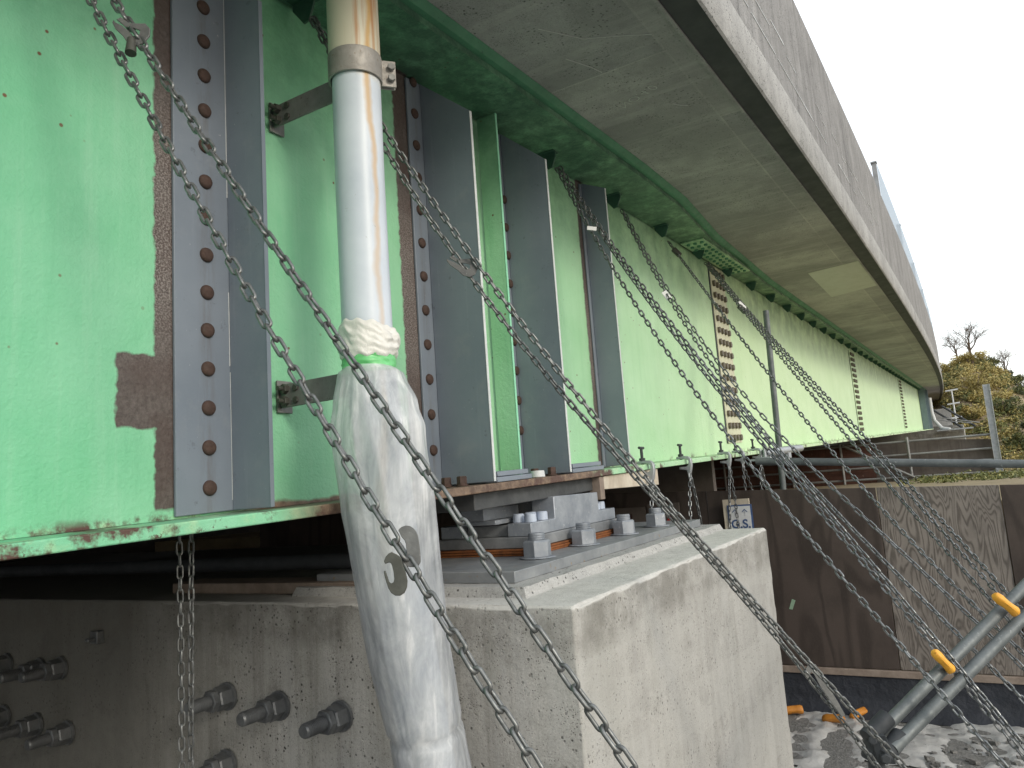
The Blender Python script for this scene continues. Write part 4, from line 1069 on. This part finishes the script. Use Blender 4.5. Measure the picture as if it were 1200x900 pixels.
# signs
sg = thing('safety_sign', (6.27, -.29, 1.35), 'white sign with blue border and blue letters on plywood backing by hanging chains', 'sign')
m = MB(); m.box(6.275, 6.30, -.375, -.165, 1.25, 1.60); build('backing_board', m, 'board_beige', sg)
m = MB(); m.box(6.268, 6.2745, -.395, -.20, 1.30, 1.555); build('sign_panel', m, 'sign_blue', sg, smooth=0)
m = MB(); m.box(6.265, 6.2675, -.382, -.213, 1.312, 1.543); build('sign_face', m, 'sign_white', sg, smooth=0)
fm = lambda y, z: place((6.2635, y, z), (0, -1, 0), (0, 0, 1))
text_mesh('lettering', 'G.S.', .095, 'sign_blue', fm(-.298, 1.40), sg, .0006, .002)
text_mesh('lettering', '\u2191 \u2191', .07, 'sign_blue', fm(-.298, 1.49), sg, .0006, .0)
sg = thing('notice_board', (6.27, .66, 1.40), 'board darkened for shade with dark red characters behind the bearing nuts', 'sign')
m = MB(); m.box(6.262, 6.275, .50, .84, 1.28, 1.58); build('board_face', m, 'sign_shade', sg, smooth=0)
text_mesh('lettering', 'P4', .13, 'sign_maroon', place((6.2605, .68, 1.475), (0, -1, 0), (0, 0, 1)), sg, .0006, .003)
sg = thing('warning_board', (6.27, .36, 1.40), 'shaded board with a red triangle and a dark square behind the pier', 'sign')
m = MB(); m.box(6.262, 6.275, .20, .48, 1.28, 1.60); build('board_face', m, 'sign_shade', sg, smooth=0)
m = MB(); m.prism([(6.2605, .345, 1.40), (6.2605, .235, 1.40), (6.2605, .29, 1.50)], (.001, 0, 0)); build('red_triangle', m, 'sign_red', sg, smooth=0)
m = MB(); m.box(6.2603, 6.2615, .33, .43, 1.50, 1.57); build('dark_square', m, 'sign_blue', sg, smooth=0)

# ------------------------------------------------------------------ scaffold tubes
def tube_thing(name, p, q, label, r=.0243, mat='tube_steel', n=22, group=None, hole=.0025):
    m = MB(); m.cyl(p, q, r, n, hole=hole); return tag(build(name, m, mat, None, loc=p, smooth=60), label, 'scaffold tube', group)
tube_thing('scaffold_tube', (6.5, -.637, 3.13), (6.5, -.60, 1.46), 'upright grey scaffold tube standing behind the hoarding before the girder')
tube_thing('scaffold_tube', (5.335, -.70, 1.868), (5.30, -2.9, 1.66), 'level grey scaffold tube reaching to the right edge of the picture')
tube_thing('scaffold_tube', (5.86, -.64, 1.935), (6.95, -.69, 1.985), 'short pale scaffold pipe with its open end by the last clamp', .030, 'galvanised', 22, None, .006)
m = MB(); m.box(5.80, 5.87, -.69, -.60, 1.885, 1.905); m.box(5.36, 5.87, -.70, -.655, 1.87, 1.884); m.cyl((5.84, -.645, 1.90), (5.84, -.645, 1.985), .012, 10); m.hexnut((5.84, -.645, 1.985), (0, 0, 1), .018, .016)
tag(build('tube_coupler', m, 'galvanised', None, loc=(5.84, -.645, 1.9), bevel=.003), 'pressed steel coupler joining the pipe end to the level tube', 'coupler')
m = MB(); m.cyl((6.5, -.66, 1.93), (6.5, -.575, 1.93), .036, 14); m.box(6.46, 6.55, -.69, -.65, 1.90, 1.97); m.hexnut((6.45, -.62, 1.95), (-1, 0, 0), .02, .02)
tag(build('tube_coupler', m, 'galvanised', None, loc=(6.5, -.62, 1.93), bevel=.003), 'coupler on the upright tube at the flange', 'coupler')
b0 = V((3.285, -1.515, .70))
t1a, t1b = V((3.293, -1.525, .765)), V((4.35, -2.335, 1.41)); t2a, t2b = V((3.275, -1.575, .725)), V((4.35, -2.38, 1.345))
tube_thing('scaffold_tube', t1a, t1b, 'upper sloping scaffold tube with two yellow end pieces')
tube_thing('scaffold_tube', t2a, t2b, 'lower sloping scaffold tube rising to the right edge')
tube_thing('scaffold_tube', b0 + V((.0, .0, .10)), (3.27, -1.50, 0.0), 'dark upright foot of the sloping tubes where chains gather', .03, 'dark_steel')
m = MB(); m.cyl(b0 + V((-.03, .02, .06)), b0 + V((.05, -.05, .12)), .034, 16); m.cyl(b0 + V((-.03, -.03, .0)), b0 + V((.05, -.09, .06)), .033, 16); m.cyl(b0 + V((.0, .02, -.02)), b0 + V((.0, .0, .05)), .036, 16); m.obox(b0 + V((-.03, -.02, .03)), (.012, .01, .0), (0, .012, .05), (.0, .03, 0)); m.hexnut(b0 + V((-.04, -.0, .06)), (-1, -.2, .1), .017, .02)
m.hexnut(b0 + V((-.03, -.03, .0)), (-1, -.4, 0), .02, .03)
tag(build('tube_coupler', m, 'dark_steel', None, loc=b0, bevel=.004), 'dark swivel coupler at the foot of the sloping tubes', 'coupler')
def clip(c, ax, s, mat, name, label, group=None, up_=V((0, 0, 1))):
    ax = V(ax).normalized(); sd_ = ax.cross(up_).normalized(); u_ = sd_.cross(ax); m = MB(); rr = 9; n = 14; c = V(c)
    pr = [(-1, .22), (-.86, .36), (-.5, .40), (0, .34), (.4, .36), (.8, .42), (.97, .34), (1, .18)]
    for t, r in pr:
        for k in range(n):
            a = 2 * math.pi * k / n; e = 1 + .25 * (abs(math.cos(2 * a)) - .5)
            m.v.append(c + ax * t * s + (sd_ * math.cos(a) * .85 + u_ * (math.sin(a) + .25 * (1 - t * t)) * .9) * r * s * e)
    for i in range(len(pr) - 1):
        for k in range(n): m.f.append((i * n + k, i * n + (k + 1) % n, (i + 1) * n + (k + 1) % n, (i + 1) * n + k))
    m.f.append(tuple(range(n))); m.f.append(tuple((len(pr) - 1) * n + k for k in range(n)))
    m.obox(c + ax * s * .1 + u_ * s * .38, ax * s * .5, sd_ * s * .07, u_ * s * .07)
    o = build(name, m, mat, None, loc=c, smooth=50); return tag(o, label, 'clip', group)
dt = (t1b - t1a).normalized()
clip(V((3.568, -1.744, .974)) + V((-.02, -.02, .015)), EX * .62 - V((0, 0, .78)), .052, 'yellow_plastic', 'tube_clip', 'yellow plastic clip low on the sloping scaffold tube', 'yellow clips on the sloping tube', NN)
clip(V((3.86, -1.985, 1.165)) + V((-.02, -.02, .0)), EX * .72 - V((0, 0, .69)), .058, 'yellow_plastic', 'tube_clip', 'yellow plastic clip high on the sloping tube, near the right edge', 'yellow clips on the sloping tube', NN)
for (x, y), a, lb in (((6.12, -.56), .3, 'orange plastic cap on the ground close beside the pier'), ((6.02, -.86), -.2, 'orange plastic cap on the ground left of the chain hook'), ((6.22, -1.00), 1.0, 'orange plastic cap lying just right of the chain hook')):
    clip((x, y, gz(x, y) + .034), (math.sin(a), -math.cos(a), .1), .078, 'orange_plastic', 'lost_clip', lb, 'orange caps on the ground')

# crumpled plastic sheet over the gravel
m = MB(); nx, ny2 = 150, 170
for i in range(nx + 1):
    for j in range(ny2 + 1):
        x = 3.0 + 3.5 * i / nx; y = -4.2 + 3.6 * j / ny2
        wr = abs(noise.noise(V((x * 1.3 + y * .7, y * 4.2 - x * .8, 0)))) ; wr2 = abs(noise.noise(V((x * 6 - y, y * 7, 3)))); wr3 = noise.noise(V((x * 13, y * 14, 7)))
        m.v.append((x, y, gz(x, y) - .010 + .050 * (.4 - wr) + .030 * (.4 - wr2) + .009 * wr3 + .02 * noise.noise(V((x * .8, y * .8, 8)))))
for i in range(nx):
    for j in range(ny2):
        a = i * (ny2 + 1) + j; x, y, _ = m.v[a]
        if noise.noise(V((x * 2.6 + y * .9, y * 1.1 - x * .3, 21))) + .45 * noise.noise(V((x * 9, y * 5, 2))) + .25 * noise.noise(V((x * 22, y * 16, 2))) > .52: continue
        m.f.append((a, a + ny2 + 1, a + ny2 + 2, a + 1))
tag(build('plastic_sheet', m, 'white_plastic', None, loc=(4.8, -2, 0), smooth=80), 'crumpled white plastic sheet spread over the gravel', 'plastic sheet')
m = MB(); rr = random.Random(3)
for k in range(900):
    x = rr.uniform(4.2, 6.4); y = rr.uniform(-3.2, -.5); s = rr.uniform(.008, .024); c = V((x, y, gz(x, y) + s * .5))
    if noise.noise(V((x * 1.1, y * 1.4, 30))) < .12: continue
    an = rr.uniform(0, 3); m.obox(c, V((math.cos(an), math.sin(an), .2)) * s, V((-math.sin(an), math.cos(an), .1)) * s * .8, V((0, .1, 1)) * s * .5)
tag(build('loose_stones', m, 'gravel', smooth=0), kind='stuff')

# ------------------------------------------------------------------ lagging wall with rails at the far side of the dig
WX = 18.0
lw = thing('lagging_wall', (WX, 0, 1.5), 'rust brown lagging wall with thin rails behind the hoarding', 'retaining wall')
m = MB()
for k in range(9): m.box(WX + .004 * (k % 2), WX + .12, -.05 - .02, 3.9, 1.40 + k * .105, 1.50 + k * .105)
m.box(WX + .02, WX + .1, -.06, 3.9, 1.4, 2.32); build('boards', m, 'lagging', lw, bevel=.003)
m = MB(); m.prism([(WX - .002, -.075, 1.4), (WX - .002, -2.24, 1.4), (WX - .002, -2.24, 2.20), (WX - .002, -1.45, 2.27), (WX - .002, -.075, 2.30)], (.12, 0, 0)); build('grey_boards', m, 'lagging_grey', lw)
rl0 = None
for z in (1.56, 1.80, 2.02, 2.29):
    m = MB(); m.tube([(WX - .10, 3.9, z + .03), (WX - .10, .5, z + .01), (WX - .10, -2.25, z)], .022, 8); build('rail', m, 'rail_steel', lw)
for y, z0, z1 in ((3.1, 1.4, 2.3), (1.6, 1.4, 2.3), (.55, 1.4, 2.35), (-.75, 1.4, 2.38)):
    m = MB(); m.cyl((WX - .14, y, z0), (WX - .14, y, z1), .026, 8); build('rail_post', m, 'rail_steel', lw)
m = MB(); m.cyl((WX - .17, .50, 2.32), (WX - .17, -.85, 1.52), .024, 8); build('diagonal_brace', m, 'rail_steel', lw)
m = MB()
for y0 in (-2.235, -2.345): m.box(WX - .20, WX - .06, y0, y0 + .014, 1.4, 3.28)
m.box(WX - .14, WX - .12, -2.338, -2.23, 1.4, 3.28); build('end_post', m, 'galvanised', lw)

# ------------------------------------------------------------------ far end: abutment, stair post, white pipe
ab = MB(); ab.box(42.2, 46, -1.5, 8, 0, 3.62); tag(build('abutment', ab, 'pier_concrete', None, loc=(43, 0, 1.5)), 'far concrete abutment below the end of the girder', 'abutment')
m = MB(); m.tube([(41.9, -.28, 5.0), (41.9, -.29, 4.3), (41.9, -.36, 3.9), (41.8, -.62, 3.5), (41.6, -.95, 3.4)], .09, 12)
tag(build('drain_pipe', m, 'edge_white', None, loc=(41.9, -.3, 3.4), smooth=60), 'small white drain pipe at the far end of the girder', 'drain pipe')
lp = thing('stair_post', (43.5, -1.2, 1.5), 'thin pale post with crossbars beyond the far end of the bridge', 'post')
m = MB(); m.cyl((43.5, -1.22, 1.5), (43.5, -1.22, 5.4), .035, 8); build('upright', m, 'edge_white', lp)
for z in (4.0, 4.7, 5.36):
    m = MB(); m.cyl((43.5, -.95, z), (43.5, -1.5, z + .04), .035, 8); build('crossbar', m, 'edge_white', lp)
st_ = thing('access_stair', (42, -1, 3.3), 'small sloping steel stair at the far end below the deck', 'stair')
for dy in (0, -.55):
    m = MB(); m.cyl((42.0, -.2 + dy, 4.55), (41.9, -1.45 + dy, 3.45), .05, 8); build('stringer', m, 'dark_steel', st_)
    m = MB(); m.cyl((41.9, -.1 + dy, 4.0), (41.8, -1.9 + dy * .5, 3.6), .025, 8); build('handrail', m, 'rail_steel', st_)
m = MB(); m.box(41.5, 42.1, -1.9, -.4, 3.36, 3.42); build('landing', m, 'galvanised', st_)
m = MB(); m.box(43.0, 43.6, -1.05, -.2, 3.2, 4.5); tag(build('bearing_plinth', m, 'fascia_concrete', None, loc=(43.3, -.6, 3.3)), 'pale concrete plinth under the far end of the deck', 'plinth')

# ------------------------------------------------------------------ vegetation on the hill
def leaf_clump(m, c, rad, count, size, rr, squash=.8):
    for _ in range(count):
        d = V((rr.gauss(0, 1), rr.gauss(0, 1), rr.gauss(0, 1))).normalized() * rad * (rr.random() ** .45); d.z *= squash
        p = c + d; a = V((rr.gauss(0, 1), rr.gauss(0, 1), rr.gauss(0, .7))).normalized(); b = a.orthogonal().normalized()
        ang = rr.uniform(0, 6.28); b = b * math.cos(ang) + a.cross(b) * math.sin(ang); s = size * rr.uniform(.6, 1.4)
        o = len(m.v); m.v += [p - a * s, p + b * s * .5, p + a * s, p - b * s * .5]; m.f.append((o, o + 1, o + 2, o + 3))
def bush(x, y, h, mat, label, rr):
    z = hill_z(x, y) - .1; t = thing('bushy_tree', (x, y, z), label, 'tree', 'bushy trees on the far hillside')
    m = MB(); m.tube([(x, y, z), (x + .1 * h * rr.uniform(-1, 1), y + .06 * h, z + .4 * h), (x, y, z + .75 * h)], [.09 * h * .4, .06 * h * .4, .02], 7)
    for k in range(4):
        a = rr.uniform(0, 6.28); m.tube([(x, y, z + .3 * h), (x + .3 * h * math.cos(a), y + .3 * h * math.sin(a), z + .65 * h)], [.02 * h, .006 * h], 5)
    build('trunk', m, 'bark', t)
    m = MB()
    for k in range(11):
        c = V((x, y, z + h * .5)) + V((rr.gauss(0, .30) * h, rr.gauss(0, .34) * h, rr.gauss(0, .17) * h)); leaf_clump(m, c, h * rr.uniform(.16, .30), 170, .062, rr)
    build('crown', m, mat, t, smooth=0)
rr = random.Random(17)
spots = [(63, -.6, 1.9, 'leaf_gold'), (64, -2.2, 2.2, 'leaf_gold'), (66, -3.5, 2.0, 'leaf_green'), (65, -5.0, 1.9, 'leaf_dark'), (62, -6.3, 2.1, 'leaf_dark'), (60, -4.1, 2.0, 'leaf_green'), (58, -2.6, 2.1, 'leaf_gold'), (57, -5.4, 2.0, 'leaf_green'), (55, -3.6, 1.8, 'leaf_green'), (54, -1.9, 1.6, 'leaf_gold'), (53, -5.2, 1.8, 'leaf_dark'), (60, -8.2, 2.3, 'leaf_dark'), (56, -7.4, 2.0, 'leaf_green'), (50, -4.1, 1.5, 'leaf_green'), (67, -7.6, 2.2, 'leaf_dark')]
names_ = ['golden bushy tree at the hill crest nearest the bridge', 'golden bushy tree below the bare tree on the crest', 'olive bushy tree right of the bare tree on the crest', 'dark bushy tree on the crest right of the steel post', 'dark bushy tree low at the right edge', 'olive bushy tree in the middle of the slope', 'golden bushy tree halfway down the slope', 'olive bushy tree right of the steel post', 'olive bushy tree behind the steel post', 'golden bushy tree low beside the bridge end', 'dark bushy tree low right of the steel post', 'dark bushy tree right of the picture edge', 'olive bushy tree at the right picture edge', 'olive bush lowest on the slope behind the post', 'dark bushy tree on the falling crest at right']
for (x, y, h, mt), lb in zip(spots, names_): bush(x, y, h * .72, mt, lb, rr)
for mt, nm, cnt, sel in (('leaf_gold', 'hillside_shrubs', 380, 0), ('leaf_green', 'hillside_undergrowth', 330, 1), ('leaf_dark', 'hillside_thicket', 150, 2)):
    m = MB()
    for k in range(cnt):
        x = rr.uniform(47, 72); y = (rr.uniform(-4.2, 3), rr.uniform(-9, 1), rr.uniform(-14, -4))[sel]
        leaf_clump(m, V((x, y, hill_z(x, y) + .15)), rr.uniform(.3, .7), 130, .075, rr, .6)
    tag(build(nm, m, mt, smooth=0), kind='stuff')
m = MB()
for k in range(2600):
    x = rr.uniform(19, 50); y = rr.uniform(-9, 0) ; p = V((x, y, 1.46)); h = rr.uniform(.1, .38); a = rr.uniform(0, 6.28)
    o = len(m.v); d = V((math.cos(a), math.sin(a), 0)) * .04; m.v += [p - d, p + d, p + V((rr.uniform(-.1, .1), rr.uniform(-.1, .1), h))]; m.f.append((o, o + 1, o + 2))
tag(build('dry_grass', m, 'dry_grass', smooth=0), kind='stuff')
m = MB()
for k in range(130):
    x = rr.uniform(13, 17.6); y = rr.uniform(-3.4, -.9); leaf_clump(m, V((x, y, 1.5)), rr.uniform(.08, .2), 45, .028, rr, .7)
tag(build('roadside_weeds', m, 'leaf_green', smooth=0), kind='stuff')
def bare_tree(x, y, h, label, seed):
    rr = random.Random(seed); z = hill_z(x, y) - .2; t = thing('bare_tree', (x, y, z), label, 'tree'); tr = MB(); tw = MB()
    def grow(p, d, L, r, depth):
        q = p + d * L * .5 + V((rr.gauss(0, .05), rr.gauss(0, .05), 0)) * L; e = q + (d + V((rr.gauss(0, .12), rr.gauss(0, .12), .05))).normalized() * L * .5
        (tr if depth < 2 else tw).tube([p, q, e], [r, r * .8, r * .62], 6 if depth < 2 else 4)
        if depth >= 5: return
        for k in range(3 if depth else 5):
            nd = (d + V((rr.gauss(0, .55), rr.gauss(0, .55), rr.gauss(.05, .3)))).normalized(); grow(e if k else q, nd, L * rr.uniform(.6, .82), r * .58, depth + 1)
    grow(V((x, y, z)), V((0, 0, 1)), h * .3, h * .022, 0)
    build('trunk', tr, 'bark', t); build('twigs', tw, 'bark', t)
bare_tree(64, -2.45, 4.4, 'leafless tree with a wide fan of fine twigs on the hill crest', 4)
bare_tree(66, -4.5, 3.2, 'smaller leafless tree on the crest right of the larger one', 9)
bare_tree(65.5, -1.5, 3.2, 'leafless tree on the crest close to the bridge edge', 15)
